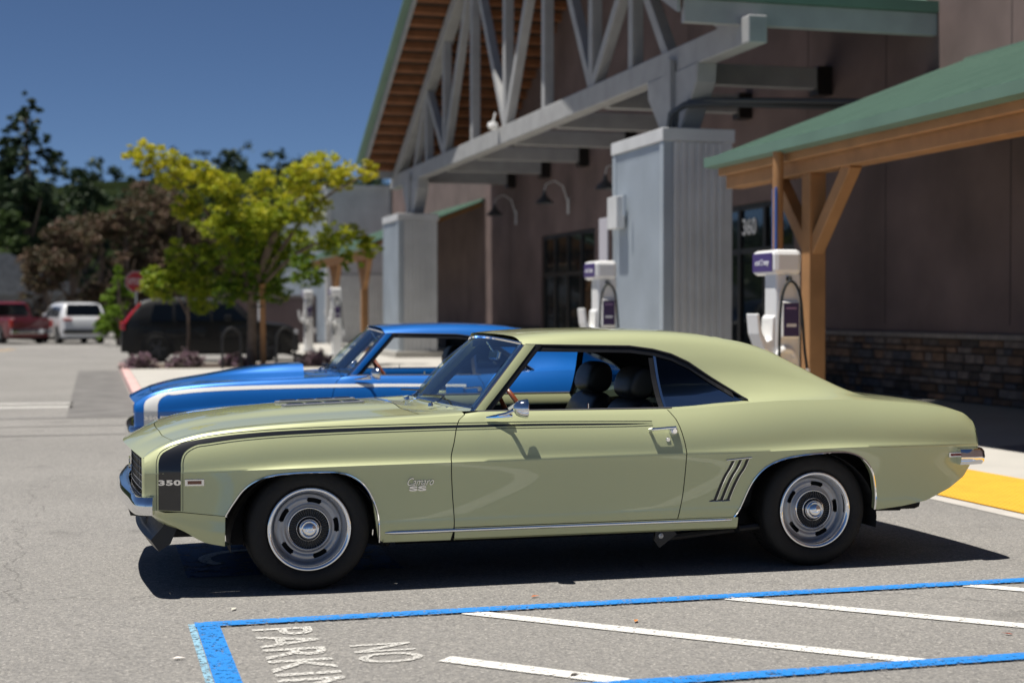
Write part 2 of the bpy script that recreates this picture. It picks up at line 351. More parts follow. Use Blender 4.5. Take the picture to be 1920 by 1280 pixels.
def sec_from(x, z0, n=26):     # part of the section above height z0, resampled
    s_ = sec(x)
    if z0 is not None and z0 > s_[0][1]:
        for i in range(len(s_) - 1):
            if s_[i + 1][1] >= z0:
                t = (z0 - s_[i][1]) / (s_[i + 1][1] - s_[i][1] + 1e-9); s_ = [(s_[i][0] + t * (s_[i + 1][0] - s_[i][0]), z0)] + s_[i + 1:]; break
    L = [0]
    for a, b in zip(s_, s_[1:]): L.append(L[-1] + math.hypot(b[0] - a[0], b[1] - a[1]))
    q = np.linspace(0, L[-1], n)
    return list(zip(np.interp(q, L, [p[0] for p in s_]), np.interp(q, L, [p[1] for p in s_])))
def ysec(x, z):                # y of the greenhouse side at height z
    s_ = sec(x)
    for a, b in zip(s_, s_[1:]):
        if b[1] >= z: return a[0] + (z - a[1]) / (b[1] - a[1] + 1e-9) * (b[0] - a[0])
    return s_[-1][0]
def bow(x, y): return x - .075 * (1 - min(1, (y / .6) ** 2)) * (1 - sstep(1.18, 1.6, x))
def span(x0, x1, extra, st):
    v = set(round(a, 4) for a in np.arange(x0, x1, st)) | {round(x1, 4)} | set(round(e, 4) for e in extra if x0 < e < x1); return sorted(v)
def side_panel(us, xf, xr, zb, zt, sgn, nz=22, top=None):
    """columns u in us; x = lerp(xf(z), xr(z), u); z from zb(x) to zt(x); top(x) adds points that roll inward"""
    rows = []
    for u in us:
        X = lambda z: xf(z) * (1 - u) + xr(z) * u
        z0 = .4
        for _ in range(12): z0 = zb(X(z0))
        z1 = .85
        for _ in range(12): z1 = zt(X(z1))
        col = []
        n1 = nz // 2; zc = .62
        for _ in range(6): zc = Zc(X(zc))
        zc = max(zc, z0 + .004)
        zl = [z0 + (zc - z0) * (1 - (1 - k / n1) ** 1.35) for k in range(n1)] + [zc + (z1 - zc) * (k / (nz - n1)) ** 1.25 for k in range(nz - n1 + 1)]
        for z in zl: x = X(z); col.append((x, sgn * Yb(x, z), z))
        # a return edge folds inward at the bottom
        x, y, z = col[0]; col.insert(0, (x, y - sgn * .035, z + .004))
        if top: col += top(X(z1), col[-1], sgn)
        rows.append(col)
    return rows
def wheel(parent, x, y, sgn, steer=0):
    wh = bpy.data.objects.new('wheel', None); C.objects.link(wh); wh.parent = parent; wh.location = (x, y, .306); wh.rotation_euler = (0, 0, steer)
    M = Matrix.Rotation(R(90) * (1 if sgn < 0 else -1), 4, 'X')      # lathe +z points outward
    prof = [(.20, -.19), (.25, -.212), (.285, -.205), (.300, -.19), (.3075, -.165), (.3085, -.10), (.3075, -.035), (.302, -.014), (.293, -.001), (.275, .008), (.25, .0115), (.228, .008), (.212, -.002), (.204, -.012)]
    MB().lathe(prof, M, 72).obj('tyre', M_tyre, wh, smooth=True, recalc=False, sharp=60)
    tr = MB()                                                            # tread blocks around the shoulder
    for k in range(72):
        a = k * 2 * math.pi / 72
        for h0, h1 in ((-.05, -.018), (-.095, -.055), (-.145, -.10), (-.188, -.15)):
            da = .033; sh = .01 * (1 if h0 > -.1 else -1)
            tr.add([M @ Vector((r * math.cos(a + d), r * math.sin(a + d), h)) for r, h, d in ((.305, h0, -da + sh), (.305, h0, da + sh), (.305, h1, da), (.305, h1, -da), (.311, h0, -da + sh), (.311, h0, da + sh), (.3105 if h1 < -.03 else .306, h1, da), (.3105 if h1 < -.03 else .306, h1, -da))],
                   [(4, 5, 6, 7), (0, 1, 5, 4), (1, 2, 6, 5), (2, 3, 7, 6), (3, 0, 4, 7)])
    tr.obj('tread', M_tyre, wh, recalc=False)
    MB().lathe([(.200, -.015), (.2075, -.004), (.2085, .004), (.205, .009), (.197, .0095), (.189, .004), (.184, -.010), (.178, -.040), (.170, -.058)], M, 96).obj('trim_ring', M_chrome, wh, smooth=True, recalc=False, sharp=60)
    # disc with five real slots
    rr = [(.171, -.055), (.168, -.048), (.163, -.042), (.157, -.038), (.153, -.036), (.149, -.0345), (.145, -.034), (.141, -.034), (.137, -.0345), (.133, -.036), (.129, -.038), (.123, -.038), (.117, -.034), (.112, -.028), (.108, -.024), (.105, -.024)]
    N = 240; d = MB(); rows = [[M @ Vector((r * math.cos(k * 2 * math.pi / N), r * math.sin(k * 2 * math.pi / N), h)) for k in range(N)] for r, h in rr]
    d.v = [tuple(p) for q in rows for p in q]
    for i in range(len(rr) - 1):
        for k in range(N):
            r = (rr[i][0] + rr[i + 1][0]) / 2; a = ((k + .5) / N * 360 - (78 if sgn < 0 else 102) + 36) % 72 - 36
            dx, dy = abs(math.radians(a) * .141), abs(r - .141)
            if math.hypot(max(0, dx - .024), dy) < .0125: continue
            d.f.append((i * N + k, i * N + (k + 1) % N, (i + 1) * N + (k + 1) % N, (i + 1) * N + k))
    d.obj('slotted_disc', M_alu, wh, smooth=True, recalc=False, sharp=60)
    MB().lathe([(.175, -.075), (.10, -.075), (0.001, -.08)], M, 40).obj('brake_drum', M_dark, wh, recalc=False)
    cap = MB().lathe([(.106, -.026), (.104, -.016), (.100, -.013), (.097, -.018), (.096, -.034)], M, 72).lathe([(.064, -.03), (.0635, -.018), (.060, -.014), (.056, -.018), (.054, -.03)], M, 64)
    cap.obj('centre_ring', M_chrome, wh, smooth=True, recalc=False, sharp=60)
    MB().lathe([(.098, -.034), (.062, -.032), (.053, -.02), (.046, -.004)], M, 64).obj('fin_backing', M_black, wh, recalc=False)
    fn = MB()
    for k in range(48):
        a = k * 2 * math.pi / 48
        fn.add([M @ Vector((r * math.cos(a + d), r * math.sin(a + d), h)) for r, d, h in ((.063, -.018, -.030), (.063, .018, -.030), (.0955, .05, -.031), (.0955, .022, -.031), (.063, 0, -.024), (.0955, .036, -.027))], [(0, 4, 5, 3), (4, 1, 2, 5)])
    fn.obj('cooling_fin', mat('dull_silver', (.42, .42, .43), .4, .8), wh, recalc=False)
    MB().lathe([(.052, -.03), (.050, -.004), (.047, .004), (.042, .006), (.039, .003), (.037, .006), (.033, .014), (.024, .020), (.012, .023), (.0005, .0235)], M, 48).obj('hub_cap', M_chrome, wh, smooth=True, recalc=False, sharp=50)
    return wh
def offs(p, n, d): return tuple(Vector(p) + Vector(n) * d)
def strip_on_side(outer, inner, sgn, off, n=70, k=5):
    """patch between two (x,z) polylines laid on the body side, lifted by off"""
    def res(pl):
        pl = [Vector((a, b)) for a, b in pl]; L = [0]
        for a, b in zip(pl, pl[1:]): L.append(L[-1] + (b - a).length)
        q = np.linspace(0, L[-1], n); return list(zip(np.interp(q, L, [p.x for p in pl]), np.interp(q, L, [p.y for p in pl])))
    A, B = res(outer), res(inner); rows = []
    for (ax, az), (bx, bz) in zip(A, B):
        rows.append([(ax + (bx - ax) * j / k, sgn * (Yb(ax + (bx - ax) * j / k, az + (bz - az) * j / k) + off), az + (bz - az) * j / k) for j in range(k + 1)])
    return MB().grid(rows)

def coupe(name, loc, rz, P, label, stripe_m, variant):
    root = empty(name, loc, label, 'car', rz, None)
    blue = variant == 'scoop'
    # ---- fenders, doors, quarters + roof
    def roll(x, p, sgn):
        y0, z0, z1 = abs(p[1]), p[2], Zhs(min(x, .86)); y1 = .748; out = []
        for k in range(1, 7):
            a = k / 6 * math.pi / 2; out.append((x, sgn * (y1 + (y0 - y1) * math.cos(a)), z0 + (z1 - z0) * math.sin(a)))
        out.append((x, sgn * .744, z1 - .03)); return out
    fx = span(-.79, .77, [p[0] for p in FARCH] + [p[0] + .002 for p in FARCH], .03)
    us = [(x + .79) / (.77 + .79) for x in fx]
    us = [min(1, max(0, u)) for u in us]
    qx = span(1.94, 3.745, [p[0] for p in RARCH] + [p[0] + .002 for p in RARCH] + [3.6, 3.63, 3.66, 3.68, 3.70, 3.715, 3.73, 3.738], .03)
    uq = [(x - 1.94) / (3.745 - 1.94) for x in qx]
    body = MB(); SX = span(1.18, 3.745, [2.375, 3.68, 3.70, 3.715, 3.73], .035)
    for sgn, sd_ in ((-1, 'L'), (1, 'R')):
        f = MB().grid(side_panel(us, lambda z: -.79, lambda z: gapF(z) - .0025, FBOT, Zs, sgn, 24, roll), flip=sgn > 0)
        # front return of the fender
        f.grid([[(-.79, sgn * Yb(-.79, z), z), (-.802, sgn * (Yb(-.79, z) - .012), z), (-.80, sgn * (Yb(-.79, z) - .05), z), (-.77, sgn * (Yb(-.79, z) - .07), z)] for z in np.linspace(.425, .672, 10)])
        fo = f.obj('front_fender', P, root, smooth=True, weld=True, sharp=50)
        d = MB().grid(side_panel([k / 40 for k in range(41)], lambda z: gapF(z) + .0025, lambda z: gapR(z) - .0025, lambda x: .292, Zs, sgn, 24, lambda x, p, s_: [(x, s_ * (abs(p[1]) - .006), p[2] + .004), (x, s_ * (abs(p[1]) - .018), p[2] + .003), (x, s_ * (abs(p[1]) - .03), p[2] - .012)]), flip=sgn > 0)
        door = d.obj('door', P, root, smooth=True, sharp=50)
        # dark jambs behind the shut lines
        for g in (gapF, gapR):
            MB().grid([[(g(z) - .03, sgn * (Yb(g(z), z) - .012), z), (g(z) + .03, sgn * (Yb(g(z), z) - .012), z)] for z in np.linspace(.23, .845, 16)]).obj('door_jamb', M_black, root, recalc=False)
        # inner door skin: painted upper strip, black trim below
        MB().grid([[(x, sgn * (Yb(x, .85) - dy), z) for dy, z in ((.03, .862), (.055, .862), (.075, .825), (.075, .80))] for x in np.linspace(.86, 1.9, 14)]).obj('inner_sill', P, door, smooth=True)
        MB().grid([[(x, sgn * (Yb(x, .80) - dy), z) for dy, z in ((.05, .81), (.06, .7), (.07, .30))] for x in np.linspace(.75, 2.3, 14)]).obj('door_trim', M_vinyl, door)
        MB().tube([(1.47, sgn * .80, .855), (1.47, sgn * .80, .90)], .004, 6).obj('lock_knob', M_chrome, door)
        MB().tube([(x, sgn * (Yb(x, .86) - .022), .869) for x in np.linspace(.87, 1.93, 12)], .006, 6).obj('belt_moulding', mat('belt_seal', (.10, .10, .11), .4, .5), door, smooth=True)
        # quarter
        rows = side_panel(uq, lambda z: gapR(z) + .0025, lambda z: 3.745, QBOT, Zs, sgn, 24)
        body.grid(rows, flip=sgn > 0)
        # sill of the quarter window
        body.grid([[(x, sgn * Yb(x, Zs(x)), Zs(x)), (x, sgn * (Yb(x, Zs(x)) - .02), Zs(x) + .006), (x, sgn * (abs(ysec(x, Zs(x) + .03)) - .02), Zs(x) + .012), (x, sgn * (abs(ysec(x, Zs(x) + .03)) - .05), Zs(x) - .03)] for x in span(1.9, 2.40, [], .04)], flip=sgn > 0)
        # rocker
        rk = MB().grid([[(x, sgn * (Yb(x, .3) + d_), z) for d_, z in ((-.06, .23), (-.03, .224), (-.012, .235), (-.004, .262), (0, .2885))] for x in np.linspace(.73, 2.275, 30)], flip=sgn > 0).obj('rocker_panel', P, root, smooth=True)
        MB().grid([[(x, sgn * (Yb(x, .278) + d_ * tp), .2775 + z * tp) for d_, z in ((-.002, -.011), (.007, -.008), (.010, 0), (.007, .008), (-.002, .011))] for x, tp in [(.372, .25), (.39, .7), (.42, 1)] + [(x, 1) for x in np.linspace(.5, 2.2, 30)] + [(2.235, .9), (2.247, .5)]]).obj('rocker_moulding', M_chrome, rk, smooth=True, sharp=70)
        # wheel-arch mouldings
        for A, nm in ((FARCH, 'arch_moulding'), (RARCH, 'arch_moulding')):
            pts = cat([(x, 0, z) for x, z in A], 70)
            pts = [(p.x, sgn * (Yb(p.x, p.z) + .001), p.z) for p in pts]
            MB().tube(pts, .0055, 6).obj(nm, M_chrome, root, smooth=True)
        # wheel housings
        for hx, r0 in ((-.01, .37), (2.70, .40)):
            MB().grid([[(hx + r0 * math.cos(a) * 1.02, sgn * y, .255 + r0 * .93 * math.sin(a)) for y in (.60, .875)] for a in np.linspace(-.15, math.pi + .15, 22)]).add([(hx + r0 * math.cos(a), sgn * .61, .255 + r0 * .9 * math.sin(a)) for a in np.linspace(-.15, math.pi + .15, 22)], [tuple(range(22))]).obj('wheel_housing', M_dark, root, recalc=False)
        # stripe
        th = lambda x: float(np.interp(x, [-.5, -.35, -.13, .48, 1.15, 1.65, 1.78], [.022, .020, .0175, .0140, .0095, .006, .001])) if not blue else float(np.interp(x, [-.5, -.3, .5, 1.8], [.030, .031, .027, .020]))
        top = [(-.5, .765), (-.348, .782), (-.134, .794), (.154, .801), (.484, .805), (.761, .8065), (1.152, .806), (1.6, .800), (1.795, .797)]
        outer = [(-.725, .424), (-.7255, .63), (-.722, .668), (-.707, .696), (-.67, .718), (-.605, .746)] + top
        inner = [(-.622, .419), (-.622, .63), (-.618, .672), (-.605, .700), (-.578, .722), (-.54, .738)] + [(x, z - th(x)) for x, z in top]
        so_ = cat([(a, 0, b) for a, b in outer], 120); si_ = cat([(a, 0, b) for a, b in inner], 120)
        strip_on_side([(p.x, p.z) for p in so_], [(p.x, p.z) for p in si_], sgn, .0016, 150, 5).obj('side_stripe', stripe_m, root, smooth=True, recalc=False)
        if not blue:
            for pl, o_ in ((so_, -1), (si_, 1)):
                q = []
                for i, p in enumerate(pl):
                    t = (pl[min(i + 1, 119)] - pl[max(i - 1, 0)]).normalized(); nrm = Vector((-t.z, 0, t.x)); q.append((p - nrm * o_ * .009, p - nrm * o_ * .0115))
                q = [(a, b) for a, b in q if a.z < Zs(a.x) - .012]
                strip_on_side([(a.x, a.z) for a, b in q], [(b.x, b.z) for a, b in q], sgn, .0014, 150, 1).obj('pin_stripe', stripe_m, root, recalc=False)
        # side marker lamps
        for x0, x1, z0, z1, m_ in ((-.603, -.512, .541, .574, M_amber), (3.545, 3.622, .573, .60, M_red)):
            zm = (z0 + z1) / 2; y0, y1 = Yb(x0, zm), Yb(x1, zm)
            mk = MB(); o_ = Vector((x0, sgn * y0, z0)); ex = Vector((x1 - x0, sgn * (y1 - y0), 0)); ez = Vector((0, 0, z1 - z0)); ny = Vector((0, sgn, 0))
            mk.add([o_ + ex * a + ez * b + ny * c_ for c_ in (-.004, .005) for a, b in ((0, 0), (1, 0), (1, 1), (0, 1))], [(4, 5, 6, 7), (0, 1, 5, 4), (1, 2, 6, 5), (2, 3, 7, 6), (3, 0, 4, 7)])
            mo = mk.obj('marker_lamp', M_chrome, root, bevel=.002)
            MB().add([o_ + ex * a + ez * b + ny * .0062 for a, b in ((.14, .25), (.86, .25), (.86, .75), (.14, .75))], [(0, 1, 2, 3)]).obj('lens', m_, mo, recalc=False)
        # badges
        def badge(txt, nm, x, z, size, ln, shear=0, bold=0, m_=M_chrome, zs_=1., sp=1.):
            me = text_mesh(txt, size, .003, shear, 1, bold, sp); wv = max(v.co.x for v in me.vertices) - min(v.co.x for v in me.vertices); k = ln / wv
            for v in me.vertices: v.co.x *= k; v.co.y *= zs_
            o = link(nm, me, m_, root); y = Yb(x, z); dy = (Yb(x + .05, z) - Yb(x - .05, z)) / .1; dz = (Yb(x, z + .02) - Yb(x, z - .02)) / .04
            ex = Vector((1, sgn * dy, 0)) if sgn < 0 else Vector((-1, -sgn * dy, 0)); ez = Vector((0, sgn * dz, 1))
            o.matrix_local = frame((x, sgn * (y + .004), z), ex, ez - ex * ez.dot(ex) / ex.length_squared); return o
        if not blue:
            badge('350', 'engine_badge', -.674, .557, .04, .108, 0, .0018, zs_=.86, sp=1.1)
            badge('Camaro', 'script_badge', .542, .531, .062, .135, .45, -.0002, zs_=.9)
            badge('SS', 'series_badge', .533, .497, .040, .088, 0, .002, zs_=.8, sp=1.1)
        else:
            badge('350', 'engine_badge', -.674, .557, .04, .108, 0, .0018, zs_=.86, sp=1.1)
        # gills ahead of the rear wheel
        for k in range(3):
            ox = .0405 * k; pl = [(2.232 + ox, .592 + .004 * k), (2.212 + ox, .552), (2.188 + ox * .97, .512), (2.163 + ox * .93, .455), (2.137 + ox * .91, .385)]
            cv = cat([(a, 0, b) for a, b in pl], 16)
            for nm, a, b, off, m_ in (('gill', -.009, .007, .0015, M_black), ('gill_trim', .007, .0095, .003, M_chrome)):
                MB().grid([[(p.x + e, sgn * (Yb(p.x + e, p.z) + off), p.z) for e in (a, b)] for p in cv]).obj(nm, m_, root, recalc=False)
            e = cv[-1]; MB().grid([[(e.x - .032 + t * .042, sgn * (Yb(e.x, e.z) + .0018), e.z - .004 + h_ * (.002 + .010 * t)) for h_ in (0, 1)] for t in (0, .5, 1)]).obj('gill', M_black, root, recalc=False)
            MB().tube([(e.x - .034, sgn * (Yb(e.x, e.z) + .002), e.z - .006), (e.x + .010, sgn * (Yb(e.x, e.z) + .002), e.z - .005)], .0016, 5).obj('gill_trim', M_chrome, root)
        MB().tube([(2.192, sgn * (Yb(2.2, .6) + .003), .596), (2.335, sgn * (Yb(2.33, .607) + .003), .608)], .0035, 6).obj('gill_trim', M_chrome, root)
        # handle and lock
        hd = MB().tube([(1.772, sgn * (Yb(1.77, .765) + .004), .762), (1.78, sgn * (Yb(1.78, .768) + .03), .768), (1.80, sgn * (Yb(1.8, .77) + .036), .770), (1.86, sgn * (Yb(1.86, .77) + .036), .774), (1.905, sgn * (Yb(1.905, .77) + .034), .776), (1.915, sgn * (Yb(1.91, .77) + .005), .774)], [.009, .009, .0075, .0075, .008, .009], 10).obj('handle', M_chrome, door, smooth=True)
        MB().lathe([(.0, .03), (.012, .03), (.020, .024), (.024, .012), (.026, 0)], frame((1.902, sgn * Yb(1.902, .757), .757), (1, 0, 0), (0, 0, 1)) if sgn < 0 else frame((1.902, sgn * Yb(1.902, .757), .757), (-1, 0, 0), (0, 0, 1)), 20).obj('handle_button', M_chrome, door, smooth=True)
        MB().lathe([(.0, .006), (.010, .006), (.0125, .003), (.013, 0)], frame((1.868, sgn * Yb(1.868, .712), .712), (1, 0, 0) if sgn < 0 else (-1, 0, 0), (0, 0, 1)), 20).obj('lock', M_chrome, door, smooth=True)
        # mirror
        mx_, my_, mz_ = 1.075, .955, .89
        ft = MB().tube([(.90, sgn * .862, .842), (.94, sgn * .868, .846), (1.0, sgn * .875, .850), (1.035, sgn * .88, .850)], [.003, .009, .012, .008], 8)
        ft.tube([(.955, sgn * .872, .85), (1.0, sgn * .885, .860), (1.04, sgn * .93, .882), (1.075, sgn * my_, mz_ - .005)], [.008, .009, .008, .008], 8)
        mo = ft.obj('mirror_mount', M_chrome, door, smooth=True)
        Mm = frame((mx_, sgn * my_, mz_), (0, 1, 0), (0, 0, 1)) @ Matrix.Rotation(R(8) * sgn, 4, 'Y')
        MB().lathe([(.0005, -.055), (.018, -.052), (.034, -.040), (.044, -.018), (.048, .004), (.0485, .016), (.046, .020)], Mm, 32).obj('mirror_shell', M_chrome, mo, smooth=True, recalc=False, sharp=60)
        MB().lathe([(.046, .019), (.0005, .0185)], Mm, 32).obj('mirror_glass', M_mirror, mo, recalc=False)
        # windscreen pillar: chrome, paint, black seal
        bs, tp = Vector((.868, sgn * .715, .868)), Vector((1.172, sgn * .590, 1.205))
        def pil(nm, a0, a1, b0, b1, out, m_):
            g = []
            for k in range(13):
                t = k / 12; p = bs.lerp(tp, t); x0 = p.x + a0 + (b0 - a0) * t; x1 = p.x + a1 + (b1 - a1) * t; bl = math.sin(t * math.pi) * .006
                yo = abs(p.y) + out + bl
                g.append([(x0, sgn * (yo - .05), p.z), (x0, sgn * yo, p.z), ((x0 + x1) / 2, sgn * (yo + .004), p.z), (x1, sgn * yo, p.z), (x1, sgn * (yo - .05), p.z)])
            return MB().grid(g).obj(nm, m_, root, smooth=True, sharp=50)
        pil('pillar_trim', -.012, .012, -.012, .012, .004, M_chrome)
        pil('pillar', .012, .062, .012, .068, .006, P)
        pil('pillar_seal', .0625, .103, .0685, .112, -.004, M_black)
        # drip moulding and black seal round the side glass
        dl = span(1.19, 2.375, [1.21, 1.768, 1.9, 2.0, 2.094, 2.206, 2.309], .04)
        MB().tube([(x, sgn * (abs(ysec(x, DLOz(x))) + .003), DLOz(x)) for x in dl], .0045, 6).obj('drip_moulding', mat('dark_trim', (.06, .06, .06), .35, .6), root, smooth=True)
        MB().grid([[(x, sgn * (abs(ysec(x, DLOz(x) - d_)) - .004 - e), DLOz(x) - d_) for d_, e in ((0, 0), (.02, .0), (.036, .004), (.036, .05))] for x in dl if DLOz(x) - .036 > Zs(x) + .01]).obj('window_seal', M_black, root, recalc=False)
        # quarter glass with bright leading edge
        qg = []
        for x in span(1.905, 2.36, [], .05):
            z0, z1 = Zs(x) + .004, max(DLOz(x) - .02, Zs(x) + .006)
            qg.append([(x + .0, sgn * (abs(ysec(x, max(z, Zs(x) + .012))) - .014), z) for z in np.linspace(z0, z1, 8)])
        if not (blue and False): MB().grid(qg).obj('quarter_glass', M_tint, root, smooth=True, recalc=False)
        MB().grid([[(x, sgn * (abs(ysec(1.91, max(z, Zs(1.91) + .012))) - .008), z) for x in (1.898, 1.912)] for z in np.linspace(.862, 1.158, 10)]).obj('glass_edge_trim', M_chrome, root, recalc=False)
        MB().grid([[(x, sgn * (abs(ysec(1.9, max(z, Zs(1.9) + .012))) - .012), z) for x in (1.87, 1.8975)] for z in np.linspace(.862, 1.13, 10)]).obj('glass_guide', M_black, root, recalc=False)
        wheel(root, 0, sgn * .857, sgn, 0); wheel(root, 2.743, sgn * .857, sgn)
    # ---- roof, sails, deck (one shell, welded to the quarters)
    glassx = lambda x: 2.2 < x < 2.93
    rear_g = MB()
    for sgn in (-1, 1):
        rows = []
        for x in SX:
            z0 = DLOz(x) if x < 2.375 else None
            rows.append([(bow(x, y), -sgn * y if sgn > 0 else y, z) for y, z in sec_from(x, z0, 30)])
        n, m_ = len(rows), 30
        o_ = len(body.v); og = len(rear_g.v)
        body.v += [p for r in rows for p in r]; rear_g.v += [(p[0], p[1], p[2] - .004) for r in rows for p in r]
        for i in range(n - 1):
            for j in range(m_ - 1):
                xm = SX[i]; ym = abs(rows[i][j][1])
                t = (xm - 2.2) / .73
                q = (i * m_ + j, i * m_ + j + 1, (i + 1) * m_ + j + 1, (i + 1) * m_ + j)
                isg = glassx(xm) and ym < .50 + .05 * t
                (rear_g if isg else body).f.append(tuple((og if isg else o_) + k for k in q))
    body.obj('body_shell', P, root, smooth=True, weld=True, sharp=55)
    rear_g.obj('rear_window', M_glass, root, smooth=True, weld=True)
    hl = MB()
    for sgn in (-1, 1):
        hl.grid([[(bow(x, y) * 1.0, sgn * max(0, abs(y) - .035), z - .028) for y, z in sec_from(x, (DLOz(x) if x < 2.36 else Zs(x) + .05), 14)] for x in SX if 1.2 <= x <= 2.25])
        hl.grid([[(x, sgn * max(.0, abs(y) - .04), z - .02) for y, z in sec_from(x, (DLOz(x) if x < 2.36 else Zs(x) + .04), 14)[:8]] for x in SX if 2.2 <= x <= 2.95])
    hl.obj('headliner', M_vinyl, root, recalc=False)
    # tail panel with lamps
    tp_ = MB().grid([[(3.738 + .012 * (1 - (y / .86) ** 2), y * (1 - .10 * max(0, (z - .7) / .1)), z) for y in np.linspace(-.862, .862, 21)] for z in np.linspace(.58, .775, 6)]).obj('tail_panel', M_black if not blue else P, root)
    for s_ in (-1, 1):
        for k in range(3):
            y = s_ * (.42 + k * .14); MB().box(3.745, 3.757, y - .06, y + .06, .64, .71).obj('tail_lamp', M_red, root, bevel=.004)
    MB().grid([[(x, y, z) for y in np.linspace(-.845, .845, 9)] for x, z in ((3.715, .62), (3.685, .527), (3.635, .464), (3.53, .405), (3.38, .345), (3.2, .325))]).obj('rear_valance', P, root)
    # ---- hood, cowl, nose
    vv = [k / 24 for k in range(-24, 25)]
    def hz(x, v):
        z = Zh(x, v)
        if blue: z += .062 * sstep(-.45, .45, x) * sstep(.47, .36, abs(v))
        return z
    xf = lambda v: -.655 - .05 * (1 - v * v); xr = lambda v: .575 - .05 * (1 - v * v)
    hrows = [[(xf(v) + (xr(v) - xf(v)) * u, v * .738, hz(xf(v) + (xr(v) - xf(v)) * u, v)) for v in vv] for u in [k / 40 for k in range(41)]]
    hrows.append([(p[0] + .004, p[1], p[2] - .03 - (.05 if blue and abs(p[1]) < .28 else 0)) for p in hrows[-1]]); hrows.insert(0, [(p[0] - .003, p[1], p[2] - .02) for p in hrows[0]])
    hood = MB().grid(hrows).obj('hood', P, root, smooth=True, sharp=40)
    if blue:
        MB().grid([[(.532, y, Zh(.53, y / .738) + h_) for h_ in (.006, .052)] for y in np.linspace(-.25, .25, 9)]).obj('scoop_opening', M_black, hood, recalc=False)
    MB().box(-.64, .56, -.743, .743, .60, .70).obj('engine_bay', M_dark, root)
    cw = [[(xr(v) + .006 + ((.872 - .135 * (1 - v * v)) - xr(v)) * u, v * (.742 - .025 * u), Zh(xr(v), v) * (1 - u) + (.868 + .016 * (1 - v * v)) * u - .012 * math.sin(u * math.pi) * (abs(v) < .8)) for v in vv] for u in [k / 8 for k in range(9)]]
    cowl = MB().grid(cw).obj('cowl_panel', P, root, smooth=True)
    nose = []
    for u in [k / 12 for k in range(13)]:
        r_ = []
        for v in vv:
            x0, z0 = -.797 - .078 * (1 - abs(v) ** 1.6), .670 + .026 * (1 - v * v); x1, z1 = xf(v) - .005, Zh(xf(v), v)
            r_.append((x0 + (x1 - x0) * u, v * (.80 * (1 - u) + .741 * u), z0 + (z1 - z0) * (u + .20 * u * (1 - u))))
        nose.append(r_)
    nose.insert(0, [(p[0] + .012, p[1], p[2] - .012) for p in nose[0]]); nose.insert(0, [(p[0] + .05, p[1], p[2] - .004) for p in nose[0]])
    nz_ = MB().grid(nose).obj('nose_panel', P, root, smooth=True, sharp=50)
    MB().box(-.03, .03, -.05, .05, -.002, .004, frame((-.742, -.25, Zh(-.73, .34) - .012), (1, 0, .45), (0, 1, 0))).obj('nose_emblem', M_chrome, nz_, bevel=.003)
    # grille
    gx = lambda y: -.775 - .05 * (1 - (abs(y) / .8) ** 1.6)
    MB().grid([[(gx(y), y, z) for y in np.linspace(-.80, .80, 21)] for z in (.44, .56, .67)]).obj('grille', M_black, root, recalc=False)
    for k in range(6):
        z = .470 + k * .034; MB().tube([(gx(y) - .006, y, z) for y in np.linspace(-.79, .79, 17)], .0015, 5).obj('grille_bar', M_alu, root)
    for k in range(-9, 10):
        y = k * .08; MB().tube([(gx(y) - .004, y, .45), (gx(y) - .004, y, .66)], .002, 5).obj('grille_bar', M_black, root)
    me = text_mesh('SS', .085, .004, 0, 1.1, .002); o = link('grille_badge', me, M_chrome, root); o.matrix_local = frame((gx(0) - .016, 0, .575), (0, -1, 0), (0, 0, 1))
    # front valance, bumper, spoiler
    def mirror(path): return path + [(x, -y) for x, y in path[::-1][1:]]
    pth = [(-.412, -Yb(-.412, .39)), (-.52, -Yb(-.52, .40)), (-.62, -Yb(-.62, .41)), (-.71, -.852), (-.765, -.79), (-.795, -.60), (-.815, -.3), (-.82, 0)]
    pl = [(p.x, p.y) for p in cat([(x, y, 0) for x, y in mirror(pth)], 81)]
    zb_ = lin([(-.83, .335), (-.76, .345), (-.70, .330), (-.605, .287), (-.516, .258), (-.41, .238)]); zt_ = lin([(-.83, .455), (-.765, .435), (-.70, .412), (-.627, .412), (-.41, .387)])
    vg = []
    for x, y in pl:
        r_ = []
        for k in range(7):
            t = k / 6; z = zt_(x) + (zb_(x) - zt_(x)) * t; ins = .05 * t ** 1.6 + .014 * math.exp(-((t - .25) / .12) ** 2); ln = math.hypot(x + .2, y * .5)
            r_.append((x + ins * sstep(-.45, -.7, x) * 1.3, y * (1 - ins * .7), z))
        r_.append((r_[-1][0] + .04, r_[-1][1] * .95, r_[-1][2] + .005)); vg.append(r_)
    MB().grid(vg).obj('front_valance', P, root, smooth=True, sharp=50)
    def bumper(nm, path, z0, z1, dep):
        pts = cat([(x, y, 0) for x, y in mirror(path)], 61); g = []
        for i, p in enumerate(pts):
            t = (pts[min(i + 1, 60)] - pts[max(i - 1, 0)]).normalized(); n_ = Vector((t.y, -t.x, 0)) * (1 if path[-1][0] > 1 else -1)
            h_ = z1 - z0; g.append([tuple(p + n_ * a + Vector((0, 0, z0 + b * h_))) for a, b in ((-dep, .06), (-.012, 0), (0, .16), (.004, .42), (0, .78), (-.012, .96), (-.03, 1), (-dep, .97))])
        b = MB().grid(g); o_ = len(g[0]); b.f.append(tuple(range(o_))); b.f.append(tuple(range(60 * o_, 61 * o_))[::-1]); return b.obj(nm, M_chrome, root, smooth=True, sharp=38)
    bumper('front_bumper', [(-.755, -.882), (-.80, -.868), (-.845, -.80), (-.875, -.55), (-.900, -.25), (-.905, 0)], .402, .492, .06)
    bumper('rear_bumper', [(3.60, -.922), (3.70, -.918), (3.785, -.85), (3.815, -.5), (3.825, -.2), (3.825, 0)], .532, .622, .06)
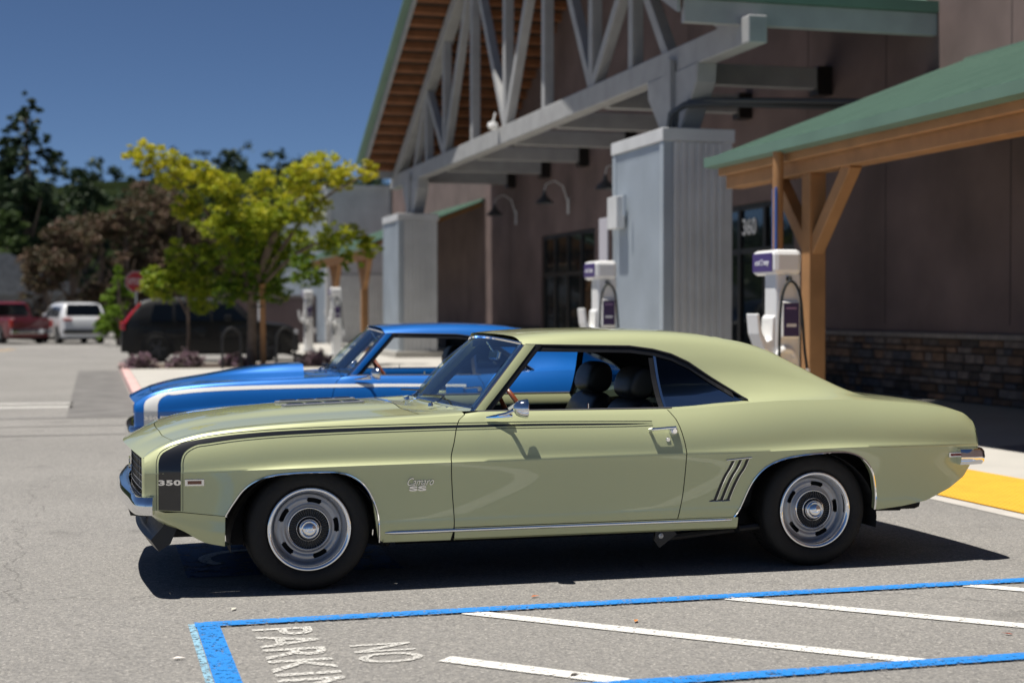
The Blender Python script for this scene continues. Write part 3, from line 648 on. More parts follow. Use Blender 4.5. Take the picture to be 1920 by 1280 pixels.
    sp_ = MB().grid([[(-.735 + .06 * (y / .78) ** 2 + dx, y, z) for dx, z in ((0, .345), (-.075, .262), (-.035, .205), (.02, .24), (.06, .335))] for y in np.linspace(-.72, .72, 15)], close_v=True); sp_.f += [tuple(range(5)), tuple(range(70, 75))[::-1]]
    sp_.obj('chin_spoiler', M_black, root)
    MB().tube([(-.865, -.20, .41), (-.835, -.20, .325), (-.76, -.20, .318)], .009, 6).tube([(-.865, .2, .41), (-.835, .2, .325), (-.76, .2, .318)], .009, 6).tube([(-.837, -.2, .325), (-.837, .2, .325)], .008, 6).obj('plate_bracket', M_black, root)
    # ---- glass: windscreen
    ws = []
    for u in [k / 10 for k in range(11)]:
        r_ = []
        for v in [k / 14 for k in range(-14, 15)]:
            a = Vector((.868 - .13 * (1 - v * v), .705 * v, .872 + .016 * (1 - v * v))); b = Vector((1.17 - .07 * (1 - v * v), .585 * v, 1.207 + .028 * (1 - v * v)))
            p = a.lerp(b, u); p.x -= .018 * math.sin(u * math.pi); p.z += .012 * math.sin(u * math.pi); r_.append(tuple(p))
        ws.append(r_)
    MB().grid(ws).obj('windscreen', M_glass, root, smooth=True, recalc=False)
    for row, nm, wd, dx in ((ws[0], 'windscreen_trim', .022, 0), (ws[-1], 'windscreen_trim', .018, 0)):
        n_ = Vector((-.74, 0, .67)); al = Vector((.67, 0, .74)) * wd
        MB().grid([[tuple(Vector(p) + n_ * .001 - al * .35), tuple(Vector(p) + n_ * .009), tuple(Vector(p) + n_ * .009 + al * .4), tuple(Vector(p) + n_ * .001 + al * .75)] for p in row]).obj(nm, M_chrome, root, smooth=True)
    if blue:
        MB().grid([[tuple(Vector(ws[i][j]).lerp(Vector(ws[i + 1][j]), 0) + Vector((-.003, 0, .003))) for j in range(19, 26)] for i in (7, 8, 9)]).obj('windscreen_banner', mat('white_vinyl', (.75, .75, .75), .5), root, recalc=False)
        MB().grid([[tuple(Vector(ws[6 + k][j]) + Vector((-.003, 0, .003))) for j in range(19, 26)] for k in (0, 1)]).obj('windscreen_banner', mat('red_vinyl', (.6, .06, .03), .5), root, recalc=False)
    # wipers
    for y0, y1 in ((-.44, -.02), (.18, .60)):
        wp = MB().lathe([(.0005, .018), (.012, .016), (.015, 0)], frame((.755 - .05, y0, .878), (1, 0, 0), (0, 1, 0)), 16)
        wp.tube([(.705, y0, .893), (.755, y0 + .02, .905), (.79, y0 + .05, .93)], [.006, .005, .004], 6)
        wo = wp.obj('wiper_arm', M_chrome, root, smooth=True)
        MB().tube([(.772, y0 - .05, .917), (.785, y0 + .06, .929), (.755, y1, .915)], .005, 6).obj('wiper_blade', M_black, wo)
    # hood stacks
    if not blue:
        for y in (-.155, .155):
            vb = MB(); v0 = y / .738
            A = Vector((-.05, y, Zh(-.05, v0) + .002)); B = Vector((.395, y, Zh(.395, v0) + .002)); ex = (B - A).normalized(); Mv = frame(A, ex, (0, 1, 0)); L_ = (B - A).length
            st = MB().prism([(0.012, -.042), (L_ - .012, -.042), (L_, -.03), (L_, .03), (L_ - .012, .042), (.012, .042), (0, .03), (0, -.03)], Mv @ Matrix.Translation((0, 0, -.01)), .020).obj('hood_vent', M_alu, hood, bevel=.004)
            for k in range(4):
                x0 = .02 + k * (L_ - .04) / 4 + .006; x1 = .02 + (k + 1) * (L_ - .04) / 4 - .006
                MB().box(x0, x1, -.031, .031, .008, .0145, Mv).obj('vent_frame', M_chrome, st, bevel=.003)
                MB().box(x0 + .01, x1 - .01, -.022, .022, .0135, .0155, Mv).obj('vent_opening', M_black, st)
    # ---- interior
    MB().box(.80, 1.02, -.70, .70, .70, .862).obj('dashboard', M_vinyl, root, bevel=.03)
    MB().box(.8, 2.3, -.78, .78, .27, .31).obj('floor', M_vinyl, root)
    MB().box(.60, .82, -.72, .72, .30, .80).obj('firewall', M_vinyl, root)
    MB().box(2.3, 2.95, -.70, .70, .30, .86).obj('rear_bulkhead', M_vinyl, root, bevel=.04)
    def cushion(nm, pts, hw, m_=M_vinyl, par=root, yc=0):
        # rounded upholstered block from a side outline
        g = []; k = len(pts); cx = sum(p[0] for p in pts) / k; cz = sum(p[1] for p in pts) / k
        for y, s_ in ((-hw, .55), (-hw * .96, .86), (-hw * .8, 1), (0, 1.02), (hw * .8, 1), (hw * .96, .86), (hw, .55)):
            g.append([(cx + (x - cx) * s_, yc + y, cz + (z - cz) * s_) for x, z in pts])
        b = MB().grid(g, close_v=True); b.f += [tuple(range(k)), tuple(range(6 * k, 7 * k))[::-1]]
        o = b.obj(nm, m_, par, smooth=True, sharp=80); ss = o.modifiers.new('s', 'SUBSURF'); ss.levels = ss.render_levels = 2; return o
    for yc in (-.36, .36):
        st = cushion('seat', [(1.30, .44), (1.78, .40), (1.80, .50), (1.66, .56), (1.32, .56)], .25, yc=yc)
        cushion('seat_back', [(1.68, .45), (1.83, .46), (1.92, .70), (1.95, .87), (1.90, .915), (1.81, .89), (1.73, .68)], .255, yc=yc, par=st)
        cushion('headrest', [(1.80, .895), (1.94, .885), (1.975, .97), (1.965, 1.065), (1.90, 1.09), (1.835, 1.06), (1.80, .98)], .15, yc=yc, par=st)
        MB().tube([(1.88, yc - .05, .87), (1.88, yc - .05, .93)], .006, 6).tube([(1.88, yc + .05, .87), (1.88, yc + .05, .93)], .006, 6).obj('headrest_post', M_chrome, st)
    cushion('rear_seat', [(2.1, .42), (2.5, .42), (2.62, .86), (2.5, .88), (2.36, .60), (2.1, .58)], .66)
    # steering wheel
    sc_, ax_ = Vector((1.19, -.37, .835)), Vector((.86, 0, .5)).normalized()
    Ms = frame(sc_, (0, 1, 0), Vector((0, 0, 1)) - ax_ * ax_.z)
    MB().tube([Ms @ Vector((.185 * math.cos(a), .185 * math.sin(a), 0)) for a in np.linspace(0, 2 * math.pi, 49)], .013, 10, cap=False).obj('steering_wheel', M_wood_rim, root, smooth=True)
    sp = MB()
    for a in (R(0), R(180), R(270)): sp.beam(sc_, Ms @ Vector((.18 * math.cos(a), .18 * math.sin(a), 0)), .03, .006)
    sp.tube([sc_ - ax_ * .28, sc_ + ax_ * .03], [.03, .045], 12).obj('steering_column', M_black, root)
    rv = MB().box(-.012, .012, -.10, .10, -.028, .028, Matrix.Translation((1.17, -.02, 1.135)) @ Matrix.Rotation(R(12), 4, 'Y')).obj('rear_view_mirror', M_chrome, root, bevel=.01)
    MB().tube([(1.165, -.02, 1.15), (1.13, 0, 1.21)], .006, 6).obj('mirror_stalk', M_chrome, rv)
    # ---- underside
    MB().box(-.70, 3.55, -.60, .60, .25, .50).obj('underbody', M_dark, root, bevel=.03)
    MB().box(.40, 2.24, -.86, .86, .236, .30).obj('floor_pan', M_dark, root)
    MB().box(2.25, 3.6, -.6, .6, .5, .78).obj('boot_floor', M_dark, root)
    for s_ in (-1, 1):
        MB().tube([(-.3, s_ * .62, .22), (.3, s_ * .6, .21), (.42, s_ * .72, .205)], .022, 8).obj('suspension_arm', M_dark, root)
        MB().tube([(.5, s_ * .5, .19), (1.9, s_ * .5, .19), (2.2, s_ * .5, .2)], .032, 10).obj('exhaust_pipe', M_dark, root, smooth=True)
        ta = MB().prism([(1.86, .13), (1.96, .20), (1.93, .225), (1.84, .225), (1.83, .17)], frame((0, s_ * .80, 0), (1, 0, 0), (0, 0, 1)), .02).tube([(1.9, s_ * .8, .18), (2.7, s_ * .78, .24)], .02, 8).obj('traction_bar', M_black, root)
        MB().lathe([(.0005, .012), (.014, .010), (.017, 0)], frame((1.865, s_ * .82, .195), (1, 0, 0) if s_ < 0 else (-1, 0, 0), (0, 0, 1)), 12).obj('traction_bar_bolt', M_alu, ta)
    MB().tube([(3.3, -.5, .27), (3.45, -.52, .27)], .035, 12).tube([(3.3, .5, .27), (3.45, .52, .27)], .035, 12).obj('exhaust_tip', M_dark, root, smooth=True)
    return root
coupe('classic_coupe', (1.0216, 8.293, 0), 0, M_green, 'pale green classic two-door coupe with black hockey-stick side stripe', M_stripe_k, 'vents')
coupe('classic_coupe', (1.155, 12.80, .0), R(-4), M_blue, 'bright blue classic two-door coupe with white side stripe, parked behind the green car', M_stripe_w, 'scoop')

# ------------------------------------------------------------------ shop building and canopies
M_stucco = mat('mauve_stucco', (.145, .102, .096), rough=.9, var=.26, vscale=.8, bump=.35, bscale=70)
M_timber_g = mat('grey_painted_timber', (.33, .335, .34), rough=.75, var=.10, vscale=2.5, bump=.15, bscale=30)
M_timber = mat('tan_timber', (.36, .185, .075), rough=.65, var=.15, vscale=3, bump=.15, bscale=25)
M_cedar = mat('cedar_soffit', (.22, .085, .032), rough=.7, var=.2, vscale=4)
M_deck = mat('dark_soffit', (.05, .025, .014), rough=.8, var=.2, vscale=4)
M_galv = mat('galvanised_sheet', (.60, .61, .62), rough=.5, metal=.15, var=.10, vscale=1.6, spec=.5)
M_galv2 = mat('sky_tinted_galvanised_sheet', (.40, .45, .50), rough=.45, metal=.3, var=.10, vscale=1.2)  # same metal, with the blue sky's reflection put into its base colour
M_groof = mat('green_metal_roof', (.13, .22, .17), rough=.5, metal=.1, var=.08, vscale=1.5)
M_bronze = mat('dark_bronze_frame', (.02, .018, .016), rough=.4, metal=.3)
M_pane = mat('dark_shop_glass', (.012, .016, .018), rough=.03, spec=.9)
M_pipe = mat('conduit_grey', (.10, .11, .12), rough=.5, metal=.5)
M_stone = mat('veneer_stone', (.125, .098, .084), rough=.9, var=.30, vscale=6, bump=.6, bscale=30, objvar=.62)
M_stone2 = mat('veneer_stone_rust', (.16, .095, .06), rough=.9, var=.30, vscale=6, bump=.6, bscale=30, objvar=.5)
M_stone3 = mat('veneer_stone_slate', (.075, .070, .075), rough=.9, var=.30, vscale=6, bump=.6, bscale=30, objvar=.5)
M_cap = mat('stone_cap', (.24, .205, .18), rough=.85, var=.15, vscale=5, bump=.3)
WX = 11.6
bld = empty('shop_building', (WX, 31.7, .12), 'long mauve stucco shop building with stone base and glazed entrances', 'building')
def loc(root, mb, name, m, **k):       # world-space mesh parented to a root empty
    mb.v = [(x - root.location.x, y - root.location.y, z - root.location.z) for x, y, z in mb.v]
    return mb.obj(name, m, root, **k)
# wall in panels between the openings
for y0, y1, z0, z1 in ((-10, 23.7, 0, 7.6), (23.7, 27.0, 3.36, 7.6), (27.0, 34.4, 0, 7.6), (34.4, 38.9, 3.4, 7.6), (38.9, 60, 0, 7.6)):
    loc(bld, MB().box(WX, WX + .3, y0, y1, z0, z1), 'wall', M_stucco)
loc(bld, MB().prism([(19.4, 7.6), (44, 7.6), (31.7, 13.0)], frame((WX, 0, 0), (0, 1, 0), (0, 0, 1)), .3), 'gable_wall', M_stucco)
for y in (14.2, 17.35, 20.6, 23.2, 28.5, 31.5, 42, 47, 52): loc(bld, MB().box(WX - .004, WX + .01, y, y + .022, 1.2, 7.5), 'control_joint', mat('dark_joint', (.07, .05, .05), .9))  # thin dark strips mark the control joints
loc(bld, MB().box(WX + .31, WX + 20, -10, 60, 0, 7.4), 'roof_block', M_stucco)
def storefront(y0, y1, z1, cols, trans):
    st = loc(bld, MB().box(WX + .12, WX + .16, y0, y1, .1, z1), 'shopfront_backing', M_bronze)
    n = len(cols) - 1
    for i in range(n):
        for a, b in ((.22, trans - .05), (trans + .05, z1 - .1)):
            loc(bld, MB().box(WX + .085, WX + .10, cols[i] + .05, cols[i + 1] - .05, a, b), 'pane', M_pane)
    for c_ in cols: loc(bld, MB().box(WX + .04, WX + .125, c_ - .055, c_ + .055, .1, z1), 'mullion', M_bronze)
    for z in (.16, trans, z1 - .05): loc(bld, MB().box(WX + .045, WX + .12, y0, y1, z - .05, z + .05), 'transom', M_bronze)
    return st
storefront(34.45, 38.85, 3.4, (34.5, 35.6, 36.7, 37.8, 38.8), 2.35)
storefront(23.75, 26.95, 3.36, (23.8, 25.0, 26.1, 26.9), 2.5)
me = text_mesh('360', .42, .004, 0, 1, .004); o = link('door_number', me, mat('white_lettering', (.8, .8, .8), .5), bld); o.matrix_local = frame((.07, 25.72 - 31.7, 2.93 - .12), (0, -1, 0), (0, 0, 1))
# stone base: individual stones
sb = []
def stone_mesh(wd, h):
    m_ = MB(); j = [random.uniform(-.006, .006) for _ in range(8)]; dp = random.uniform(.02, .05)
    b = .008
    m_.add([(0, -wd / 2, -h / 2), (0, wd / 2, -h / 2), (0, wd / 2, h / 2), (0, -wd / 2, h / 2), (-dp, -wd / 2 + b + j[0], -h / 2 + b), (-dp + j[1], wd / 2 - b, -h / 2 + b + abs(j[2])), (-dp + j[3], wd / 2 - b - abs(j[4]), h / 2 - b), (-dp + j[5], -wd / 2 + b, h / 2 - b - abs(j[6]))],
           [(4, 7, 6, 5), (0, 4, 5, 1), (1, 5, 6, 2), (2, 6, 7, 3), (3, 7, 4, 0)])
    me = m_.mesh('stone'); return me
lib = {}
zr = .13; rowh = [.10, .13, .085, .12, .10, .14, .09, .11]
loc(bld, MB().box(WX - .03, WX, 11, 23.7, .1, 1.03), 'mortar_bed', mat('mortar', (.05, .046, .042), .95, bump=.4))
r_i = 0
while zr < .99:
    h = rowh[r_i % len(rowh)]; h = min(h, 1.0 - zr + .001); y = 12.6 + random.uniform(0, .3)
    if h < .03: break
    while y < 23.6:
        wd = random.choice((.20, .28, .36, .46, .55)); wd = min(wd, 23.68 - y)
        if wd < .08: break
        k = (wd, h, random.randint(0, 2)) if wd in (.20, .28, .36, .46, .55) else (wd, h, 9)
        if k not in lib: lib[k] = stone_mesh(wd - .012, h - .012); lib[k].materials.append(random.choice((M_stone, M_stone, M_stone2, M_stone3)))
        o = bpy.data.objects.new('stone', lib[k]); C.objects.link(o); o.parent = bld; o.location = (-.028, y + wd / 2 - 31.7, zr + h / 2 - .12); y += wd
    zr += h; r_i += 1
for k in range(24): loc(bld, MB().box(WX - .11, WX, 11.2 + k * .52, 11.2 + k * .52 + .512, 1.005, 1.075), 'cap_stone', M_cap, bevel=.008)
loc(bld, MB().box(WX - .035, WX, 27.1, 34.3, .1, 1.0), 'wall_base', mat('dark_base', (.06, .05, .048), .9, var=.3, vscale=6, bump=.4))
loc(bld, MB().box(WX - .035, WX, 39, 60, .1, 1.0), 'wall_base', MATS['dark_base'])
# wall lamps
for y in (31.8, 36.5, 41.4):
    lp = empty('wall_lamp', (WX, y, 4.0), 'grey gooseneck barn lamp on the stucco wall beside the entrance', 'wall lamp', 0, 'gooseneck lamps under the gable')
    MB().tube([(0, 0, .1), (-.15, 0, .55), (-.38, 0, .68), (-.60, 0, .58), (-.64, 0, .42)], .018, 8).obj('arm', M_galv, lp, smooth=True)
    MB().lathe([(.03, .42), (.05, .32), (.07, .28), (.11, .24), (.22, .14), (.24, .10), (.225, .10), (.1, .22)], Matrix.Translation((-.64, 0, 0)), 24).obj('shade', M_pipe, lp, smooth=True, recalc=False)
    MB().box(-.02, .0, -.06, .06, -.15, .25).obj('mount_plate', M_galv, lp)
# gabled entrance canopy
gc = empty('entrance_canopy', (8.55, 31.7, .126), 'big gabled entrance canopy with grey timber truss on metal-clad columns', 'canopy')
YM, HS, EZ, SL = 31.7, 12.45, 5.65, .474
zr_ = lambda y: EZ + SL * (HS - abs(y - YM))
for s_ in (-1, 1):
    ye = YM + s_ * HS
    def slope(x0, x1, zo0, zo1, m_, nm, ya=ye, yb=YM):
        return loc(gc, MB().add([(x, y, zr_(y) + zo) for y in (ya, yb) for x in (x0, x1) for zo in (zo0, zo1)], [(0, 1, 3, 2), (4, 6, 7, 5), (0, 2, 6, 4), (1, 5, 7, 3), (0, 4, 5, 1), (2, 3, 7, 6)]), nm, m_)
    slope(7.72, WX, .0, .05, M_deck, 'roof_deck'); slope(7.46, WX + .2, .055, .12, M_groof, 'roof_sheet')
    slope(7.66, 7.715, -.20, .05, M_timber_g, 'fascia_board')
    n = 27
    for k in range(n):
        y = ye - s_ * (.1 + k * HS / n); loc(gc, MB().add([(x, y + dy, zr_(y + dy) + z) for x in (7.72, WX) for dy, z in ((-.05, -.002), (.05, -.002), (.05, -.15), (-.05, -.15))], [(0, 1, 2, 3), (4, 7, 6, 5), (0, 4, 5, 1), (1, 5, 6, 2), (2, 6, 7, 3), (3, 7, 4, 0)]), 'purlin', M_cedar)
    # eave gutter and beam
    loc(gc, MB().box(7.62, WX, ye - .06 + s_ * .05, ye + .06 + s_ * .05, EZ - .02, EZ + .14), 'gutter', M_groof)
    loc(gc, MB().box(7.75, WX, ye - .06, ye + .06, EZ - .34, EZ - .03), 'eave_beam', M_timber_g)
XT = 8.7
tc_ = lambda y: zr_(y) - .42
def member(a, b, nm, wd=.20, h=.26): loc(gc, MB().beam(a, b, wd, h, up=(1, 0, 0)), nm, M_timber_g, bevel=.012)
loc(gc, MB().box(XT - .14, XT + .14, 18.9, 44.5, 5.02, 5.40), 'bottom_chord', M_timber_g, bevel=.02)
for s_ in (-1, 1): member((XT, YM + s_ * 12.4, tc_(YM + s_ * 12.4) + .02), (XT, YM, tc_(YM) + .02), 'top_chord', .34, .30)
for y in (0, 2.95, -2.95, 5.9, -5.9, 8.0, -8.0): member((XT + .001, YM + y, 5.40), (XT + .001, YM + y, tc_(YM + y)), 'web_post', .22, .20)
for b, t in ((0, 2.95), (0, -2.95), (5.9, 2.95), (-5.9, -2.95), (5.9, 8.0), (-5.9, -8.0), (9.6, 8.0), (-9.6, -8.0)):
    member((XT, YM + b, 5.36), (XT, YM + t, tc_(YM + t) - .05), 'web_brace', .20, .19)
for y in (22.5, 25.6, 28.6, 31.7, 35.0, 38.2, 41.6):
    loc(gc, MB().box(XT + .15, WX - .25, y - .12, y + .12, 5.0, 5.33), 'tie_beam', M_timber_g, bevel=.01)
    loc(gc, MB().box(WX - .25, WX, y - .16, y + .16, 4.9, 5.36), 'beam_end_block', M_bronze)  # dark block where each tie beam meets the wall
def corrugated(root, a, b, z0, z1, out, pitch, amp, m_, nm='corrugated_sheet'):
    a, b, out = Vector(a), Vector(b), Vector(out); L_ = (b - a).length; n = max(2, int(L_ / pitch)); d = (b - a) / n; r0 = []
    for k in range(n):
        for t, o_ in ((0, 0), (.12, 1), (.5, 1), (.62, 0)): r0.append(a + d * (k + t) + out * o_ * amp)
    r0.append(b)
    return loc(root, MB().grid([[(p.x, p.y, z) for p in r0] for z in (z0, z1)]), nm, m_, recalc=False)
for y0 in (20.6, 40.4):
    y1 = y0 + 2.2; x0, x1 = 8.0, 9.07
    col = loc(gc, MB().box(x0 + .03, x1 - .03, y0 + .03, y1 - .03, .126, 4.0), 'column', M_galv)
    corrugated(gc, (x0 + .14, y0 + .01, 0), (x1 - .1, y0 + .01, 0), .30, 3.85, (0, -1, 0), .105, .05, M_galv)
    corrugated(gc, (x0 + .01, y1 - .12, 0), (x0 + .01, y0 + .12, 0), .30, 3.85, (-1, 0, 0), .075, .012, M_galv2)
    for cx, cy in ((x0, y0), (x0, y1 - .12), (x1 - .13, y0)):
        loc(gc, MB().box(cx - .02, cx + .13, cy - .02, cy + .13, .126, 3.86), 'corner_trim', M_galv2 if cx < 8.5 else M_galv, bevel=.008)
    loc(gc, MB().box(x0 - .035, x1 + .035, y0 - .035, y1 + .035, 3.86, 4.05), 'column_cap', M_galv, bevel=.01)
    loc(gc, MB().box(x0 - .12, x1 + .12, y0 - .12, y1 + .12, .12, .30), 'plinth', M_conc, bevel=.02)
    # flared timber pedestal up to the chord
    yc = (y0 + y1) / 2
    loc(gc, MB().prism([(yc - .32, 4.05), (yc + .32, 4.05), (yc + 1.0, 4.75), (yc + 1.05, 5.03), (yc - 1.05, 5.03), (yc - 1.0, 4.75)], frame((XT - .16, 0, 0), (0, 1, 0), (0, 0, 1)), .32), 'pedestal', M_timber_g, bevel=.02)
    loc(gc, MB().box(XT - .24, XT - .16, yc - .17, yc + .17, 4.05, 5.2), 'pedestal_strap', M_timber_g)
# fittings on the near column
jb = empty('junction_box', (7.95, 22.35, 2.95), 'grey metal junction box high on the metal-clad column', 'junction box')
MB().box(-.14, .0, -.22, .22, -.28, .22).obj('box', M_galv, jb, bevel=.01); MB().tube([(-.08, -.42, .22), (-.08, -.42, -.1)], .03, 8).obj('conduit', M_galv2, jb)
for k, (z, dx) in enumerate(((4.12, 0), (4.17, .1))):
    p = MB().tube([(8.3 + dx, 21.2, 4.06), (8.3 + dx, 21.1, z + .2), (8.45 + dx, 20.95, z + .32), (8.8, 20.8, z + .33), (WX - .05, 20.5 - k * .3, z + .33)], .045, 8).obj('conduit_pipe', M_pipe, smooth=True)
    tag(p, ['dark conduit pipe running from the column cap to the wall', 'second dark conduit pipe beside the one on the column cap'][k], 'pipe')
cm = empty('security_camera', (8.42, 31.95, 5.42), 'small white security camera on the truss chord', 'camera')
MB().lathe([(.02, .10), (.10, .08), (.12, .0), (.09, -.05), (.001, -.09)], Matrix.Identity(4), 20).obj('dome', mat('white_plastic', (.78, .78, .77), .35, coat=.3), cm, smooth=True, recalc=False); MB().tube([(0, 0, .08), (.06, 0, .3)], .02, 8).obj('bracket', MATS['white_plastic'], cm)
sgp = MB().box(0, .03, -.2, .2, 0, 2.75).obj('notice_board', mat('white_board', (.42, .41, .46), .6), bevel=.01); sgp.location = (7.88, 22.98, .126); tag(sgp, 'tall narrow white board behind the charger beside the metal column', 'board')
# lean-to canopies with green metal roofs
def leanto(ya, yb, label, posts):
    r = empty('walkway_canopy', (8.1, (ya + yb) / 2, .126), label, 'canopy')
    ex, ez, wz = 7.8, 3.32, 4.78
    zz = lambda x: ez + (x - ex) / (WX - ex) * (wz - ez)
    loc(r, MB().add([(x, (ya if ya > 30 else ya) if not y_ else (yb + (1.15 * (x - ex) / 3.8 if ya < 30 else 0)), zz(x) + z) for y_ in (0, 1) for x in (ex, WX) for z in (.0, .04)], [(0, 1, 3, 2), (4, 6, 7, 5), (0, 2, 6, 4), (1, 5, 7, 3), (0, 4, 5, 1), (2, 3, 7, 6)]), 'roof_sheet', M_groof)
    k = 0; y = ya + .1
    while y < yb - .02:
        loc(r, MB().add([(x, y + dy, zz(x) + .04 + z) for x in (ex - .02, WX - .02) for dy, z in ((-.026, 0), (-.012, .05), (.012, .05), (.026, 0))], [(0, 1, 5, 4), (1, 2, 6, 5), (2, 3, 7, 6), (0, 3, 2, 1)]), 'roof_rib', M_groof, recalc=False); y += .3
    loc(r, MB().box(WX - .12, WX, ya, yb, wz - .02, wz + .06), 'wall_flashing', M_groof)
    loc(r, MB().add([(7.66, y, z) if i in (1, 2) else (7.81, y, z) for y in (ya, yb) for i, z in enumerate((ez - .09, ez - .07, ez + .05, ez + .05))], [(0, 1, 2, 3), (4, 7, 6, 5), (0, 4, 5, 1), (1, 5, 6, 2), (2, 6, 7, 3), (3, 7, 4, 0)]), 'gutter', M_groof)
    loc(r, MB().box(7.84, 7.92, ya + .25, yb - .05, 3.14, 3.28), 'fascia_beam', M_timber, bevel=.01)
    loc(r, MB().box(7.95, 8.2, ya + .25, yb - .05, 2.98, 3.20), 'eave_beam', M_timber, bevel=.01)
    k = 0
    for y in np.arange(ya + .5, yb, .8): loc(r, MB().add([(x, y + dy, zz(x) - .005 - z) for x in (7.9, WX) for dy, z in ((-.04, 0), (.04, 0), (.04, .14), (-.04, .14))], [(0, 1, 2, 3), (4, 7, 6, 5), (0, 4, 5, 1), (1, 5, 6, 2), (2, 6, 7, 3), (3, 7, 4, 0)]), 'rafter', M_timber)
    for y in posts:
        loc(r, MB().box(7.97, 8.18, y - .105, y + .105, .126, 2.98), 'post', M_timber, bevel=.012)
        for s_ in (-1, 1): loc(r, MB().beam((8.075, y + s_ * .05, 2.10), (8.075, y + s_ * .95, 3.02), .17, .15, up=(1, 0, 0)), 'knee_brace', M_timber, bevel=.01)
    return r
wc = leanto(6.0, 18.3, 'green metal lean-to canopy on tan timber posts above the stone-faced wall', (9.6, 16.0))
loc(wc, MB().tube([(7.74, 16.25, 3.28), (7.74, 16.25, .13)], .062, 14), 'downspout', M_timber, smooth=True)
leanto(44.9, 57, 'green metal lean-to canopy on the far side of the gabled entrance', (46.2, 52.0))
ps = MB().box(-.15, .15, -.012, .012, 0, .85).obj('parking_sign', mat('blue_sign', (.03, .12, .42), .4), bevel=.004)
ps.location = (7.72, 16.3, 1.98); ps.rotation_euler = (0, 0, R(72)); tag(ps, 'blue accessible parking sign seen edge-on by the tan post', 'sign')
# far corrugated wing
fw = empty('metal_clad_wing', (9.0, 60, 0), 'pale corrugated metal wing at the far end of the shop building', 'building')
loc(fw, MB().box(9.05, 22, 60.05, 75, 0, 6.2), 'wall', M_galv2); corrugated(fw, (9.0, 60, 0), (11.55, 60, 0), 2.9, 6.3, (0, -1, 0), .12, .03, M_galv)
corrugated(fw, (9.3, 59.99, 0), (11.5, 59.99, 0), .15, 2.85, (0, -1, 0), .12, .03, mat('white_cladding', (.62, .63, .62), .6, var=.06))
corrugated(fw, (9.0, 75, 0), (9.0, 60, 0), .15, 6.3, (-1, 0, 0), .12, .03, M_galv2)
loc(fw, MB().box(8.92, 9.12, 59.9, 60.1, .0, 6.4), 'corner_trim', mat('white_trim', (.7, .7, .68), .6)); loc(fw, MB().box(8.9, 22, 59.9, 75.1, 6.3, 6.42), 'parapet_cap', M_galv)
en = empty('bin_enclosure', (7.4, 63, 0), 'low mauve masonry enclosure wall beyond the chargers', 'wall'); loc(en, MB().box(5.0, 9.0, 63, 63.3, 0, 1.95), 'wall', M_stucco); loc(en, MB().box(4.95, 9.0, 62.95, 63.35, 1.95, 2.07), 'coping', M_cap)
pp = MB().tube([(0, 0, 0), (0, 0, 2.3)], .06, 10).obj('post', M_galv); pp.location = (6.1, 58, 0); tag(pp, 'plain grey steel post in front of the mauve enclosure wall', 'post')

# ------------------------------------------------------------------ chargers
M_white = mat('white_enamel', (.80, .80, .79), rough=.35, coat=.4, var=.03, vscale=2)
M_purple = mat('purple_panel', (.075, .045, .19), rough=.3, coat=.5); M_cable = mat('black_cable', (.012, .016, .016), .5)
def charger(x, y, z, label, txt):
    r = empty('charging_station', (x, y, z), label, 'charger', 0, None)
    MB().box(-.135, .135, -.14, .14, 0, 1.70).obj('cabinet', M_white, r, bevel=.03)
    hd = MB().box(-.17, .135, -.17, .36, 1.68, 1.93).obj('head', M_white, r, bevel=.05)
    MB().box(-.178, -.171, -.13, .32, 1.712, 1.898).obj('sign_panel', M_purple, hd, bevel=.02)
    me = text_mesh(txt, .085, .001, 0, 1, .001); o = link('sign_text', me, mat('white_print', (.75, .75, .8), .5), hd); wv = max(v.co.x for v in me.vertices) * 2
    o.matrix_local = frame((-.1805, .095, 1.805), (0, -1, 0), (0, 0, 1)) @ Matrix.Diagonal((.32 / wv, 1, 1, 1))
    MB().prism([(-.12, 1.30), (-.12, .93), (-.16, .90), (-.25, .95), (-.31, 1.10), (-.33, 1.30), (-.30, 1.30), (-.27, 1.12), (-.22, 1.03), (-.17, 1.05), (-.16, 1.26)], frame((0, .14, 0), (1, 0, 0), (0, 0, 1)), .26).obj('holster_tray', M_white, r, bevel=.012)
    sc = MB().box(-.085, .10, -.185, -.141, 1.06, 1.42).obj('reader', M_white, r, bevel=.015)
    MB().box(-.075, .09, -.192, -.186, 1.075, 1.405).obj('reader_face', mat('reader_gradient', (.045, .03, .10), .25, coat=.6), sc, bevel=.01)
    MB().box(-.045, .06, -.1945, -.1925, 1.17, 1.20).obj('reader_light', mat('pale_screen_text', (.7, .7, .75), .5), sc); MB().box(-.05, .06, -.1945, -.1925, 1.345, 1.36).obj('reader_print', mat('mauve_print', (.35, .22, .4), .5), sc)
    MB().tube([Vector((-.03 + .09 * math.cos(a), -.15, .86 + .09 * math.sin(a))) for a in np.linspace(0, math.pi, 15)], .035, 8).obj('connector_dock', M_white, r, smooth=True)
    MB().lathe([(.02, .02), (.03, 0), (.03, -.05)], frame((0, -.16, 1.64), (1, 0, 0), (0, 0, 1)), 12).obj('cable_hook', M_cable, r)
    MB().tube(cat([(-.02, -.19, .82), (-.10, -.20, .60), (-.13, -.21, .75), (-.125, -.21, 1.2), (-.09, -.20, 1.50), (0, -.19, 1.62), (.09, -.20, 1.50), (.12, -.21, 1.2), (.14, -.21, .95), (.17, -.22, .72)], 60), .014, 8).obj('cable', M_cable, r, smooth=True)
    MB().tube([(.165, -.22, .76), (.18, -.22, .58)], [.024, .034], 10).obj('plug', M_white, r, smooth=True)
    MB().box(-.2, .2, -.2, .2, 0, .05).obj('base_plate', M_galv, r)
